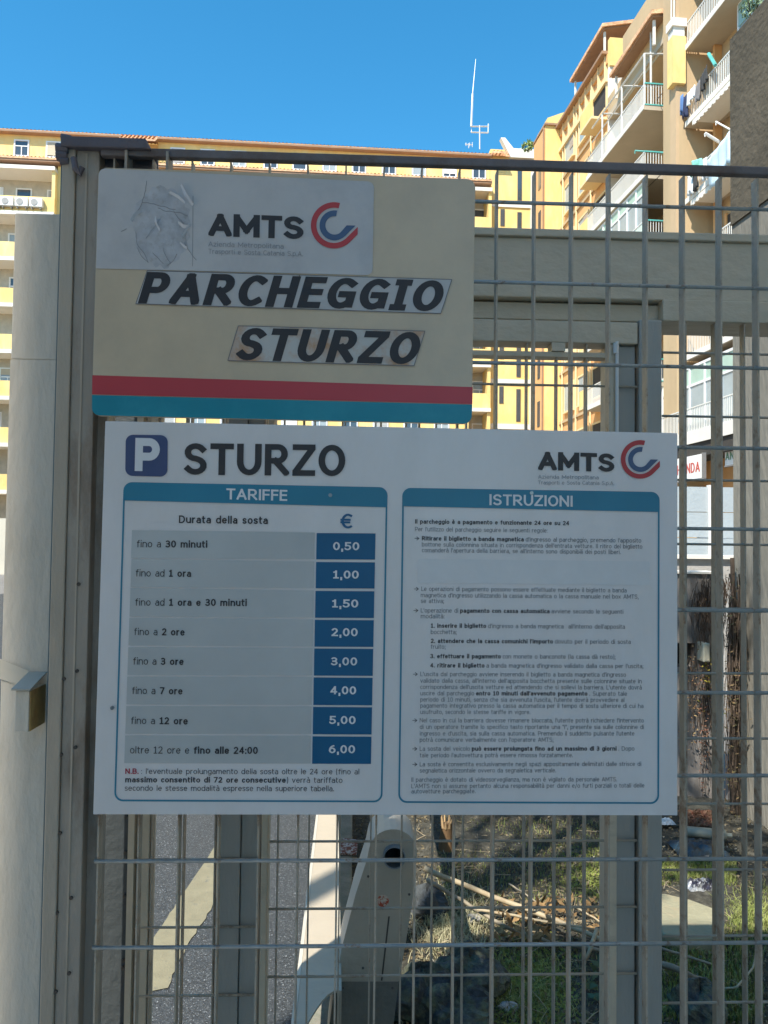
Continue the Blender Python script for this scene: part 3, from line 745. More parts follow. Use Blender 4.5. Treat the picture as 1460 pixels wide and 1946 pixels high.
# low plastered wall with climbing plants at the back of the bed
vine_w = mat('stained plaster', (.30, .28, .265), .9, 0, .16, 2.2, .4, 40, rgb2=(.17, .145, .12), cover=.56, sharp=.16, stretch=(1, 1, .35))
conc = mat('pale concrete', (.40, .39, .37), .9, 0, .1, 3, .3, 40, rgb2=(.3, .28, .25), cover=.62)
VY = 3.52
vz = atY(1310, 1090, VY).z
vw = thing('boundary_wall', 'low stained plaster wall overgrown with dry creeper at the back of the bed', 'wall', (2.0, VY, 0))
xr = W0.x+.02; hx0, hx1 = atY(1287, 1240, VY).x, atY(1322, 1240, VY).x; hz0, hz1 = atY(1300, 1268, VY).z, atY(1300, 1222, VY).z
m_ = MB()
m_.box(.75, hx0, VY, VY+.18, -.02, vz).box(hx1, xr, VY, VY+.18, -.02, vz).box(hx0, hx1, VY, VY+.18, -.02, hz0).box(hx0, hx1, VY, VY+.18, hz1, vz)
bw(m_, 'wall', vine_w, vw)
bw(MB().box(hx0-.01, hx1+.01, VY+.14, VY+.2, hz0-.01, hz1+.01), 'recess_back', dark_in, vw)
bw(MB().box(.74, xr, VY-.02, VY+.2, vz, vz+.012), 'coping_strip', white, vw)
# meter box on it
jb = thing('meter_box', 'small cream meter box fixed on the creeper wall', 'meter box', atY(1331, 1262, VY-.02))
ax0, ax1, az0, az1 = atY(1325, 1240, VY).x, atY(1337, 1240, VY).x, atY(1330, 1254, VY).z, atY(1330, 1219, VY).z
bw(MB().box(ax0, ax1, VY-.09, VY-.002, az0, az1), 'body', mat('cream box', (.72, .68, .52), .5, 0, .05, 4), jb, bevel=.004)
bw(MB().box(ax0+.008, ax1-.008, VY-.094, VY-.0905, az0+.01, az1-.01), 'door', mat('cream door', (.66, .62, .48), .5), jb)
# creepers
def hang(name, label, px0, px1, py0, py1, ntw, nlf, lm, lsz, Y=None, seed=1, twm=twig_m, spread=.05, stick=.0):
    rr = random.Random(seed); Y = Y or VY-.03
    a = atY((px0+px1)/2, py1, Y); t = thing(name, label, 'climbing plant', a)
    tm, lf = MB(), MB()
    for k in range(ntw):
        x, y = rr.uniform(px0, px1), py0+rr.uniform(0, .25)*(py1-py0); P = []
        L = rr.uniform(.45, 1.)*(py1-py0)*.9; n = 7
        for j in range(n+1):
            P.append(atY(x, min(y+L*j/n, py1), Y-rr.uniform(0, spread))); x += rr.uniform(-5, 5)
        tm.tube(P, rr.uniform(.0016, .004), 4, .001, cap=False)
        for _ in range(nlf):
            p_ = P[rr.randrange(len(P))]; leafcloud(lf, p_, .03, .02, .04, 1, lsz, rr)
    bw(tm, 'twigs', twm, t, kind='stuff')
    if lf.v: bw(lf, 'foliage', lm, t, kind='stuff')
    return t
hang('dry_creeper', 'bare brown creeper hanging from the top of the low wall', 1318, 1388, 1090, 1250, 90, 1, leaf_b, .008, seed=3)
hang('red_creeper', 'creeper with reddish leaves running down the middle of the low wall', 1322, 1352, 1250, 1500, 14, 14, leaf_r, .011, seed=5)
hang('yellowing_creeper', 'creeper with bright yellow leaves beside the meter box', 1338, 1366, 1225, 1360, 8, 16, leaf_y, .011, seed=8)
hang('orange_creeper', 'creeper with orange brown leaves by the dark wall recess', 1303, 1322, 1228, 1430, 9, 14, mat('leaf orange', (.42, .20, .08), .8, 0, .35, 14, rgb2=(.32, .26, .12), cover=.5), .009, seed=9)
iv = hang('ivy_trunk', 'dense dark creeper with stems climbing the corner of the stucco wall', 1384, 1414, 1086, 1545, 90, 7, mat('dark ivy', (.07, .075, .03), .85, 0, .5, 16, rgb2=(.16, .08, .04), cover=.55), .012, seed=11, spread=.16, Y=3.28)
bw(MB().tube([atY(1398, 1560, 3.25), atY(1394, 1450, 3.24), atY(1399, 1300, 3.25), atY(1395, 1180, 3.24), atY(1392, 1060, 3.25)], .03, 7, .012), 'stem', twig_m, iv)
# concrete upstand and ribbed fence panels behind the low wall
up = thing('concrete_upstand', 'grey concrete band behind and above the creeper wall', 'wall', (3, 7, 0))
bw(MB().box(1.5, atY(1470, 1000, 7).x, 7, 7.25, -.03, atY(1310, 1062, 7).z), 'band', conc, up); bw(MB().box(1.5, 6, 6.95, 7.3, atY(1310, 1062, 7).z+.002, atY(1310, 1055, 7).z), 'coping', white, up)
pf = thing('panel_fence', 'pale blue grey metal panel fence in front of the shops', 'fence', (5, 11, 0))
pm_ = mat('pale blue panel', (.44, .50, .53), .5, .1, .07, 1.5, .2, 20)
z0_, z1_ = 0.0, atY(1320, 925, 11).z
for k in range(12):
    x0 = 3.0+k*1.05
    mb = MB()
    for j in range(6): mb.box(x0, x0+1.0, 11+.012*(j % 2), 11.03+.012*(j % 2), z0_+(z1_-z0_)*j/6+.012, z0_+(z1_-z0_)*(j+1)/6)
    bw(mb, 'panel', pm_, pf); bw(MB().box(x0-.045, x0-.005, 10.97, 11.06, -.03, z1_+.03), 'post', pvc, pf)
# farther yard objects on the left: low wall closing the view beside the pillar
lw = thing('yard_wall', 'pale low wall at the far left edge beyond the pillar', 'wall', (-9, 30, 0))
bw(MB().box(-25, -4, 30, 30.3, -.03, atY(8, 985, 30).z), 'wall', mat('cream wall', (.6, .56, .46), .9, 0, .08, 1), lw)
# ================================================================== SWING BARRIER BEHIND THE GATE
cream = mat('cream barrier paint', (.46, .40, .31), .45, 0, .05, 6, .1, 30, rgb2=(.34, .22, .15), cover=.74, sharp=.07)
greyb = mat('grey barrier paint', (.47, .43, .35), .5, 0, .12, 5, .2, 30, rgb2=(.2, .14, .09), cover=.72, sharp=.08)
H = .42
b0, b1 = atZ(560, 1946, H), atZ(642, 1900, H)
xl0, xr0 = atZ(566, 1915, H).x, atZ(641, 1915, H).x; y0_ = atZ(600, 1900, H).y
xl1, xr1 = atZ(606, 1550, H).x, atZ(638, 1550, H).x; y1_ = atZ(620, 1550, H).y
br = thing('barrier_beam', 'long cream channel beam with cut open end lying along the tarmac edge', 'barrier', ((xl0+xr0)/2, y0_, 0))
k_ = (xl1-xl0)/(y1_-y0_); k2 = (xr1-xr0)/(y1_-y0_); ye = 5.2
xl2, xr2 = xl0+k_*(ye-y0_), xr0+k2*(ye-y0_)
mb = MB(); N = 8
# rounded cut at the near end: the top plate reaches farther on its left
def edge_y(t): return y0_-.20+.24*math.sin(t*math.pi/2)
top = []
for i in range(N+1):
    t = i/N; x = xl0+(xr0-xl0)*t; top.append((x, edge_y(t), H))
for i in range(N):
    a, b = top[i], top[i+1]; tx0 = xl2+(xr2-xl2)*i/N; tx1 = xl2+(xr2-xl2)*(i+1)/N
    mb.quad(a, b, (tx1, ye, H), (tx0, ye, H)); mb.quad((a[0], a[1], H-.006), (b[0], b[1], H-.006), (tx1, ye, H-.006), (tx0, ye, H-.006)); mb.quad(a, b, (b[0], b[1], H-.006), (a[0], a[1], H-.006))
bw(mb, 'top_plate', cream, br)
lf = MB().prism([(xl0-.012, edge_y(0)-.01, H-.012), (xl0-.0005, edge_y(0)-.01, H+.001), (xl0-.0005, edge_y(0)-.01, H-.16), (xl0-.012, edge_y(0)-.01, H-.16)], (xl2-xl0, ye-edge_y(0), 0)); bw(lf, 'left_flange', mat('cream edge', (.58, .54, .45), .5, 0, .06, 5), br)
rf_ = MB().prism([(xr0, edge_y(1), H-.001), (xr0+.01, edge_y(1), H-.001), (xr0+.01, edge_y(1), H-.22), (xr0, edge_y(1), H-.22)], (xr2-xr0, ye-edge_y(1), 0)); bw(rf_, 'right_flange', greyb, br)
bw(MB().box(xl0+.02, xl0+.06, 1.6, 1.66, -.02, H-.02).box(xl0+.05, xl0+.09, 4.2, 4.26, -.02, H-.02), 'foot', greyb, br)
# leaning arm housing with rounded head and an open pipe through it
YA = .95
ar = thing('barrier_arm', 'leaning grey barrier arm with rounded head, open pipe hole and a round sticker', 'barrier', atY(690, 1900, YA))
def AP(px, py, Y=YA): return atY(px, py, Y)
outl = [(620, 1990), (634, 1890), (650, 1800), (676, 1700), (698, 1632)]
hc = (747, 1620); out2 = [(hc[0]+46*math.cos(R(a)), hc[1]-44*math.sin(R(a))) for a in range(170, -5, -15)]
out3 = [(790, 1660), (783, 1720), (770, 1800), (757, 1870), (742, 1990)]
pts = outl+out2+out3
face = [AP(*p_) for p_ in pts]
# front face as a fan round the hole so the hole is a real opening
hole = [(749+19*math.cos(2*math.pi*k/24), 1625-19*math.sin(2*math.pi*k/24)) for k in range(24)]
def ringface(Y, m, name):
    mb = MB(); n = len(pts); 
    ang = lambda p_: math.atan2(-(p_[1]-1625), p_[0]-749)
    lo = sorted(pts, key=ang); res = []
    # dense outline by polar ray casting from the hole centre
    K = 96
    def hit(th):
        dx, dy = math.cos(th), -math.sin(th); best = None
        for i in range(n):
            (x1, y1), (x2, y2) = pts[i], pts[(i+1) % n]; ex, ey = x2-x1, y2-y1; den = dx*ey-dy*ex
            if abs(den) < 1e-9: continue
            t = ((x1-749)*ey-(y1-1625)*ex)/den; s_ = ((x1-749)*dy-(y1-1625)*dx)/den
            if t > 0 and -1e-6 <= s_ <= 1+1e-6 and (best is None or t < best): best = t
        return (749+dx*best, 1625+dy*best)
    th = sorted([2*math.pi*k/K for k in range(K)]+[ang(p_) % (2*math.pi) for p_ in pts])
    for i in range(len(th)):
        a, b = th[i], th[(i+1) % len(th)]
        if (b-a) % (2*math.pi) < 1e-5: continue
        i0 = (749+19*math.cos(a), 1625-19*math.sin(a)); i1 = (749+19*math.cos(b), 1625-19*math.sin(b))
        mb.quad(AP(*i0, Y), AP(*i1, Y), AP(*hit(b), Y), AP(*hit(a), Y))
    return bw(mb, name, m, ar)
fc = ringface(YA, greyb, 'front_plate')
dep = Vector((0, .16, 0))
sd = MB(); n = len(face)
for i in range(n-1): sd.quad(face[i], face[i+1], face[i+1]+dep, face[i]+dep)
bw(sd, 'side_band', mat('light barrier edge', (.44, .41, .35), .45, 0, .08, 6), ar)
hs = [AP(*p_) for p_ in hole]; cc = AP(749, 1625)
pp = MB()
for i in range(24): pp.quad(hs[i]+Vector((0, -.02, 0)), hs[(i+1) % 24]+Vector((0, -.02, 0)), hs[(i+1) % 24]+Vector((0, .13, 0)), hs[i]+Vector((0, .13, 0)))
rim = [cc+(h_-cc)*1.12 for h_ in hs]
for i in range(24):
    pp.quad(rim[i]+Vector((0, -.02, 0)), rim[(i+1) % 24]+Vector((0, -.02, 0)), hs[(i+1) % 24]+Vector((0, -.02, 0)), hs[i]+Vector((0, -.02, 0)))
    pp.quad(rim[i]+Vector((0, -.02, 0)), rim[(i+1) % 24]+Vector((0, -.02, 0)), rim[(i+1) % 24]+Vector((0, .01, 0)), rim[i]+Vector((0, .01, 0)))
bw(pp, 'pipe', mat('pipe steel', (.25, .29, .32), .4, .5, .1, 10), ar)
bw(MB().poly([h_+Vector((0, .12, 0)) for h_ in hs]), 'pipe_end', dark_in, ar)
sc_ = AP(728, 1712); st = MB().tube([sc_+Vector((0, -.0015, 0)), sc_+Vector((0, .0, 0))], .0165, 20); bw(st, 'sticker', mat('sticker print', (.62, .56, .46), .5, 0, .1, 60, rgb2=(.45, .08, .03), cover=.5, sharp=.03), ar)
bw(MB().prism([AP(640, 1866, YA-.0015), AP(758, 1866, YA-.0015), AP(743, 1990, YA-.0015), AP(620, 1990, YA-.0015)], (0, .0014, 0)), 'cover_plate', mat('dark cover plate', (.20, .20, .175), .6, 0, .2, 7, .3, 40), ar)
for a_, b_ in ((652, 1878), (746, 1878), (700, 1666), (778, 1700), (690, 1840)): bw(MB().tube([AP(a_, b_, YA), AP(a_, b_, YA-.004)], .0035, 8), 'screw', bolt_m, ar)
bw(MB().prism([AP(738, 1742, YA-.0008), AP(741, 1742, YA-.0008), AP(727, 1864, YA-.0008), AP(724, 1864, YA-.0008)], (0, .0007, 0)), 'seam', bolt_m, ar)
# cream rail running away from the head
p1 = AP(741, 1562, YA+.13); p2 = Vector((p1.x+.07, 3.6, p1.z-.03))
bw(MB().tube([p1, p2], .034, 12), 'rail', cream, ar, smooth=True)
bw(MB().box(p2.x-.03, p2.x+.03, 3.5, 3.56, -.02, p2.z), 'rail_foot', greyb, ar)
# ragged square plate let into the kerb, rusty
kp = atZ(662, 1610, .135)
tag(MB().prism([kp+Vector((-.05, -.09, 0)), kp+Vector((.04, -.09, 0)), kp+Vector((.045, .07, 0)), kp+Vector((-.02, .09, 0)), kp+Vector((-.055, .02, 0))], (0, 0, .008)).build('kerb_plate', mat('rusty plate', (.42, .42, .42), .8, 0, .1, 30, rgb2=(.17, .05, .035), cover=.48, sharp=.03)), 'rusty square plate on the mossy kerb left of the barrier arm', 'metal plate')

# ================================================================== DEBRIS ON THE BED
def rock(label, c, r, m, sq=(1, 1, .7), seed=1, cat='rock', name='rock'):
    rr = random.Random(seed); bm_v = []; mb = MB(); nu, nv = 26, 16
    ph = [rr.uniform(0, 6.3) for _ in range(6)]
    for j in range(nv+1):
        for i in range(nu):
            th, f_ = 2*math.pi*i/nu, math.pi*j/nv
            k = 1+.16*math.sin(2*th+ph[0])*math.sin(f_*2+ph[1])+.12*math.sin(3*th+ph[2]+f_*2)+.07*math.sin(5*th+ph[3]+f_*4)+.05*math.sin(9*th+ph[4]+f_*7)+rr.uniform(-.025, .025)
            k = round(k*9)/9*.5+k*.5
            d = Vector((math.sin(f_)*math.cos(th)*sq[0], math.sin(f_)*math.sin(th)*sq[1], math.cos(f_)*sq[2]))*r*k
            mb.v.append(tuple(d))
    for j in range(nv):
        for i in range(nu):
            a, b = j*nu+i, j*nu+(i+1) % nu; mb.f.append((a, a+nu, b+nu, b))
    o = mb.build(name, m, smooth=False); o.location = c
    return tag(o, label, cat)
lava = mat('dark basalt', (.065, .07, .075), .95, 0, .5, 14, 1., 50, rgb2=(.17, .19, .11), cover=.55)
rock('large dark rock at the foot of the barrier arm', atZ(800, 1900, .05)+Vector((0, 0, .0)), .13, lava, (1, .8, .8), 2)
rock('dark angular rock between two moss patches', atZ(890, 1860, .05), .125, lava, (1.2, .8, .7), 3)
rock('dark rock at the bottom edge right of the barrier arm', atZ(868, 1925, .04), .12, lava, (1.1, .8, .7), 4)
rock('bluish stone wedged beside the barrier arm head', atZ(812, 1720, .05), .09, mat('bluish stone', (.07, .08, .085), .9, 0, .3, 14, .6, 60), (1, .8, .8), 5)
rock('dark block at the bottom under the right cane', atZ(1330, 1915, .05), .10, lava, (1, .8, .8), 6)
rock('pale round stone on the straw', atZ(903, 1745, .02), .03, conc, (1.2, .9, .5), 7)
rock('small pale stone by the moss', atZ(965, 1915, .02), .028, conc, (1.1, .9, .6), 8)
rock('small white stone left of the dark rocks', atZ(793, 1908, .03), .03, white, (1.2, .8, .7), 9)
# flat pale slab
sp = [atZ(px, py, .075) for px, py in ((1235, 1700), (1262, 1696), (1312, 1708), (1366, 1728), (1378, 1775), (1366, 1783), (1310, 1783), (1262, 1774), (1232, 1760))]
tag(MB().prism(sp, (0, 0, -.07)).build('stone_slab', mat('pale slab', (.30, .285, .19), .9, 0, .14, 6, .5, 50, rgb2=(.34, .28, .18), cover=.6), bevel=.012), 'flat pale stone slab lying in the sun behind the wide gate stile', 'stone slab')
# crumpled bags, bottle, cup
def crumple(name, label, cat, c, sx, sy, sz, m, seed):
    rr = random.Random(seed); mb = MB(); n = 12
    for j in range(n+1):
        for i in range(n+1):
            u, v = i/n*2-1, j/n*2-1; e = max(0, 1-max(abs(u), abs(v))**3)
            mb.v.append((sx*(u+rr.uniform(-.06, .06)), sy*(v+rr.uniform(-.06, .06)), sz*e*(.55+.45*rr.random())+.003))
    for j in range(n):
        for i in range(n):
            a = j*(n+1)+i; mb.f.append((a, a+1, a+n+2, a+n+1))
    o = mb.build(name, m); o.location = c; return tag(o, label, cat)
crumple('crumpled_foil', 'crumpled silvery wrapping behind the pale slab', 'litter', atZ(1335, 1690, .02), .08, .05, .05, mat('foil', (.38, .40, .42), .35, .4, .3, 18, rgb2=(.04, .04, .06), cover=.5, sharp=.03), 21)
crumple('blue_bag', 'torn blue plastic bag half buried in the shaded litter', 'litter', atZ(1330, 1618, .02), .13, .12, .05, mat('blue plastic', (.02, .06, .10), .4, 0, .5, 12, rgb2=(.04, .045, .04), cover=.5), 22)
crumple('paper_scrap', 'small white scrap in the shade near the sign corner', 'litter', atZ(1266, 1565, .02), .045, .03, .03, c_white, 23)
bt = thing('plastic_bottle', 'crushed pale plastic bottle above the blue bag', 'bottle', atZ(1345, 1595, .03), R(-15))
mb = MB().tube([(-.11, 0, .03), (-.1, 0, .03), (.04, 0, .03), (.075, 0, .03), (.09, 0, .03)], .028, 10); mb.build('body', mat('pale plastic', (.30, .31, .25), .3, 0, .2, 8), bt, smooth=True)
MB().tube([(.09, 0, .03), (.12, 0, .03)], .012, 8).build('neck', mat('pale plastic', (.5, .52, .42)), bt)
# sawn stump with split fibres
sp_ = atZ(848, 1622, 0)
stp = thing('tree_stump', 'splintered orange brown stump near the barrier arm', 'tree stump', sp_)
mb = MB(); mb.tube([(0, 0, -.02), (0, .005, .06), (.004, .01, .15)], .045, 9, .028); mb.build('stump', mat('split wood', (.16, .095, .045), .9, 0, .3, 12, .6, 60, stretch=(1, 1, .2)), stp)
mb = MB()
for k in range(7):
    a = k*.9; mb.tube([(.02*math.cos(a), .02*math.sin(a), .13), (.028*math.cos(a), .028*math.sin(a), .17+.05*((k*37) % 5)/5)], .008, 4, .002)
mb.build('splinter', mat('fresh wood', (.46, .32, .17), .9, 0, .2, 20), stp)
rack_m = mat('pale cane', (.42, .35, .23), .7, 0, .16, 10, .2, 60, rgb2=(.30, .22, .13), cover=.6)
rack_d = mat('grey cane', (.30, .26, .19), .8, 0, .2, 10, .2, 60, rgb2=(.18, .14, .09), cover=.6)
def cane(label, pxs_, r, m, r1=None, name='dry_cane'):
    P = [atZ(a, b, h) for a, b, h in pxs_]; t = MB(); c0 = P[0].copy()
    Q = []
    for a, b in zip(P[:-1], P[1:]):
        for k in range(4):
            Q.append(a.lerp(b, k/4)+Vector((uni(-1, 1), uni(-1, 1), uni(-1, 1)))*r*.35)
    Q.append(P[-1]); t.tube([q_-c0 for q_ in Q], r, 7, r1 or r*.8)
    o = t.build(name, m, smooth=True); o.location = c0
    return tag(o, label, 'dry cane', 'dry canes lying over the bed')
cane('thickest dry cane slanting from the barrier arm down to the wide gate stile', [(806, 1652, .22), (930, 1700, .14), (1060, 1752, .08), (1170, 1796, .05)], .0115, rack_m)
cane('second dry cane lying just below the thickest one', [(810, 1672, .20), (880, 1712, .13), (960, 1762, .08), (1040, 1789, .05), (1160, 1810, .03)], .0085, rack_d)
cane('short pale cane crossing over the brown leaves', [(905, 1728, .13), (1000, 1745, .10), (1135, 1768, .07)], .006, rack_m)
cane('snapped cane piece standing crooked by the gate stile', [(1136, 1766, .10), (1122, 1800, .08), (1110, 1832, .03)], .009, rack_m)
cane('thin straight straw coloured stalk above the snapped cane', [(1090, 1722, .06), (1130, 1745, .06), (1168, 1770, .04)], .004, rack_m)
cane('thick grey branch right of the wide gate stile', [(1225, 1820, .08), (1300, 1848, .08), (1372, 1880, .04)], .013, rack_d)
cane('thin branch above the thick grey one', [(1225, 1793, .07), (1290, 1812, .06), (1365, 1838, .03)], .006, rack_d)
cane('bent pale twig at the lower right bars', [(1372, 1880, .03), (1400, 1876, .06), (1432, 1840, .08), (1438, 1810, .06)], .004, rack_m)
cane('thin twig lying across the shaded litter', [(968, 1680, .04), (1000, 1700, .05), (1030, 1722, .03)], .004, rack_d)
cane('thin twig beside the barrier arm', [(795, 1712, .06), (820, 1695, .08), (850, 1672, .06)], .004, rack_d)
rr = random.Random(71); tw_ = MB()
for _ in range(260):
    px, py = rr.uniform(650, 1465), rr.uniform(1580, 1946); a0 = atZ(px, py, rr.uniform(.015, .04)); an_ = rr.uniform(0, 6.28); L0 = rr.uniform(.03, .13)
    a1 = a0+Vector((math.cos(an_)*L0, math.sin(an_)*L0, rr.uniform(-.01, .03))); tw_.tube([a0, a0.lerp(a1, .5)+Vector((rr.uniform(-.006, .006), rr.uniform(-.006, .006), .004)), a1], rr.uniform(.0009, .0024), 5, .0007)
tag(tw_.build('fine_twigs', rack_m, kind='stuff'), 'fine dry twigs and stalks strewn over the bed', 'twigs', kind='stuff')
# dead leaf clump over the canes, litter, grass, moss
grass_m = mat('grass blade', (.19, .24, .05), .7, 0, .4, 10, rgb2=(.42, .42, .16), cover=.56)
straw_m = mat('dry straw', (.50, .46, .29), .8, 0, .25, 10, rgb2=(.30, .32, .15), cover=.56)
moss_m = mat('moss', (.19, .24, .05), .95, 0, .45, 14, 1., 140, rgb2=(.36, .37, .10), cover=.56)
lit_m = mat('leaf litter', (.10, .08, .045), .9, 0, .6, 30, rgb2=(.30, .25, .15), cover=.56)
chip_m = mat('pale litter', (.30, .29, .25), .9, 0, .3, 30)
big = MB(); rr = random.Random(4)
for _ in range(90):
    px, py = rr.uniform(945, 1055), rr.uniform(1708, 1790); h = rr.uniform(.05, .13)
    leafcloud(big, atZ(px, py, h), .01, .01, .01, 1, .026, rr)
for _ in range(50):
    px, py = rr.uniform(1050, 1150), rr.uniform(1700, 1760); leafcloud(big, atZ(px, py, .05), .01, .01, .01, 1, .018, rr)
tag(big.build('dead_leaves', leaf_b, kind='stuff'), 'heap of curled brown leaves under the dry canes', 'dead leaves', kind='stuff')
def scatter(name, label, cat, m, n, region, size, h=(.012, .03), rr=random.Random(5)):
    mb = MB()
    for _ in range(n):
        px, py = region(rr); p_ = atZ(px, py, rr.uniform(*h)); leafcloud(mb, p_, .004, .004, .002, 1, size*rr.uniform(.5, 1.3), rr)
    return tag(mb.build(name, m, kind='stuff'), label, cat, kind='stuff')
full = lambda r_: (r_.uniform(640, 1470), 1552+398*(r_.random()**1.0))
scatter('leaf_litter', 'dark decaying leaf litter covering the bed', 'leaf litter', lit_m, 14000, full, .010)
scatter('pale_litter', 'pale chips and bits scattered over the bed', 'litter', chip_m, 1500, full, .0055)
scatter('red_leaf_litter', 'fallen reddish brown leaves at the foot of the creeper wall', 'leaf litter', leaf_r, 1300, lambda r_: (r_.uniform(1292, 1372), 1541+r_.random()**1.6*28), .013, (.01, .05))
def grass(name, label, m, n, region, hgt, wd, lean=.6, rr=random.Random(6)):
    mb = MB()
    for _ in range(n):
        px, py = region(rr); p_ = atZ(px, py, .01); a = rr.uniform(0, 6.28); h = hgt*rr.uniform(.5, 1.3); l = rr.uniform(.2, 1)*lean*h
        d = Vector((math.cos(a), math.sin(a), 0)); s_ = Vector((-d.y, d.x, 0))*wd
        q1 = p_+d*l*.35+Vector((0, 0, h*.6)); q2 = p_+d*l+Vector((0, 0, h*(1-.35*rr.random())))
        mb.quad(p_-s_, p_+s_, q1+s_*.7, q1-s_*.7); mb.poly([q1-s_*.7, q1+s_*.7, q2])
    return tag(mb.build(name, m, kind='stuff'), label, 'grass', kind='stuff')
blob = lambda cx, cy, rx, ry: (lambda r_: (cx+rx*r_.gauss(0, .5), min(1960, cy+ry*r_.gauss(0, .5))))
grass('straw_grass', 'sunlit dry straw patch right of the barrier arm', straw_m, 1800, blob(860, 1765, 75, 75), .045, .0014, 1.6)
grass('green_grass', 'green grass tufts in the sun at the right edge', grass_m, 1800, blob(1430, 1755, 60, 55), .05, .0016, 1.1)
grass('green_grass', 'green grass around the dark rocks at the bottom', grass_m, 2600, blob(1000, 1880, 110, 80), .035, .0016, 1.1)
grass('green_grass', 'sparse green blades behind the pale slab', grass_m, 2200, lambda r_: (r_.uniform(1240, 1400), r_.uniform(1640, 1690)), .035, .0014)
grass('green_grass', 'sparse grass in the shade behind the canes', grass_m, 3200, lambda r_: (r_.uniform(830, 1170), r_.uniform(1560, 1720)), .028, .0014)
grass('green_grass', 'weeds under the thick branch at the lower right', grass_m, 3600, lambda r_: (r_.uniform(1225, 1450), r_.uniform(1800, 1950)), .04, .0018)
scatter('moss', 'green moss cushions among the dark rocks', 'moss', moss_m, 3800, blob(1010, 1880, 100, 85), .009, (.012, .03))
scatter('moss', 'yellow green moss in the middle of the bed', 'moss', moss_m, 1500, blob(1120, 1660, 60, 50), .008, (.012, .022))
scatter('moss', 'moss behind the pale slab', 'moss', moss_m, 1200, blob(1310, 1660, 80, 25), .008, (.012, .022))
big = MB(); rr = random.Random(14)
for _ in range(26):
    leafcloud(big, atZ(rr.uniform(1120, 1165), rr.uniform(1820, 1900), .05), .01, .01, .01, 1, .03, rr)
tag(big.build('broad_leaf_weed', mat('broad leaf', (.09, .13, .06), .6, 0, .25, 9), kind='stuff'), 'broad leaved weed beside the wide gate stile', 'weed', kind='stuff')

# ================================================================== GATE (second grating, 0.33 m behind the fence)
GY = .33
zG = lambda px, py, Y=GY: atY(px, py, Y).z
portal = thing('gate_portal', 'heavy beige steel portal beam and posts framing the gate', 'gate frame', (.45, .45, 0))
zt, zb = zG(1180, 441), zG(1180, 569)
bw(MB().box(-.16, 1.62, GY, GY+.12, zb, zt-.016), 'beam', gatep, portal, bevel=.003); bw(MB().box(-.17, 1.63, GY-.008, GY+.128, zt-.016, zt), 'beam_cap', gatep, portal, bevel=.002)
bw(MB().box(-.16, 1.62, GY+.02, GY+.12, zb-.04, zb-.004), 'lower_beam', gatep, portal, bevel=.002)
pz = zb-.042
bw(MB().box(.976, 1.024, GY-.004, GY+.10, -.02, pz), 'post', gatep2, portal, bevel=.003)
bw(MB().box(-.104, -.046, GY+.01, GY+.10, -.02, pz), 'post', mat('blue grey gate post', (.060, .072, .078), .5, .1, .12, 5, .3, 60), portal, bevel=.003)
bw(MB().box(-.045, -.033, GY-.006, GY+.10, -.02, pz), 'post_flange', gatep, portal)
bm_ = MB()
for k in range(14): bm_.tube([(-.052, GY+.0095, .55+k*.07*(1+.2*(k % 3))), (-.052, GY+.003, .55+k*.07*(1+.2*(k % 3)))], .0035, 8)
bw(bm_, 'rivets', bolt_m, portal)
bar_mb = lambda z0, z1, t=.0026, d=.019: MB().box(-t/2, t/2, 0, d, z0, z1)
def leaf(label, xs, x0, x1, zrod0, nrod, ztop, stiles, side_split=None):
    t = thing('gate_leaf', label, 'gate', ((x0+x1)/2, GY, 0))
    ox = t.location.x
    first = None
    for x in xs:
        if first is None: first = bar_mb(.06, ztop-.001).build('bar', galv2, t); first.location = (x-ox, 0, 0)
        else: dup(first, t, (x-ox, 0, 0))
    rod = MB().tube([(0, .001, 0), (x1-x0, .001, 0)], .0026, 8); ro = None
    for k in range(nrod):
        z = zrod0-k*.1322
        if z < .05 or z > ztop-.01: continue
        if ro is None: ro = rod.build('rod', galv2, t, smooth=True); ro.location = (x0-ox, 0, z)
        else: dup(ro, t, (x0-ox, 0, z))
    bw(MB().box(x0, x1, GY-.004, GY+.05, ztop, ztop+.045), 'top_rail', gatep, t, bevel=.002)
    bw(MB().box(x0, x1, GY-.004, GY+.05, .02, .06), 'bottom_rail', gatep, t, bevel=.002)
    for a, b, c, m in stiles: bw(MB().box(a, b, GY+c, GY+.05, .061, ztop-.002), 'stile', m, t, bevel=.002)
    return t
ztl = zG(1000, 650)
gl_r = leaf('right gate leaf, the wide grating panel behind the tariff board', [.062*k for k in range(4, 15)], .232, .973, zG(1000, 731)+.1322*0, 16, ztl,
     [(.912, .931, -.004, gatep), (.9315, .972, .008, gatep2), (.217, .229, -.006, gatep)])
bw(MB().box(.232, .911, GY-.003, GY+.03, zG(1000, 677), zG(1000, 668)), 'flat_bar', gatep, gl_r)
bw(MB().box(atY(1048, 660, GY).x, atY(1073, 660, GY).x, GY-.006, GY+.03, zG(1000, 667), ztl-.001), 'bracket', gatep, gl_r)
bw(MB().tube([(.927, GY-.012, zG(1165, 830)), (.927, GY-.012, ztl+.002)], .0035, 8).tube([(.9245, GY-.012, zG(1165, 674)), (.9245, GY-.012, zG(1165, 655))], .0055, 8), 'drop_rod', pvc, gl_r)
gl_l = leaf('left gate leaf, narrow grating panel beside the fence post', [0, .062, .124], -.03, .212, zG(340, 1634)+.1322*8, 17, ztl,
     [(-.026, -.004, 0, gatep), (.131, .1735, .004, gatep2), (.175, .211, .010, gatep2)])
gl_f = leaf('fixed grating panel to the right of the wide gate stile', [1.076, 1.138, 1.2, 1.262, 1.324, 1.386, 1.448], 1.026, 1.6, zG(1330, 671), 17, zG(1330, 612), [(1.5, 1.6, .0, gatep)])

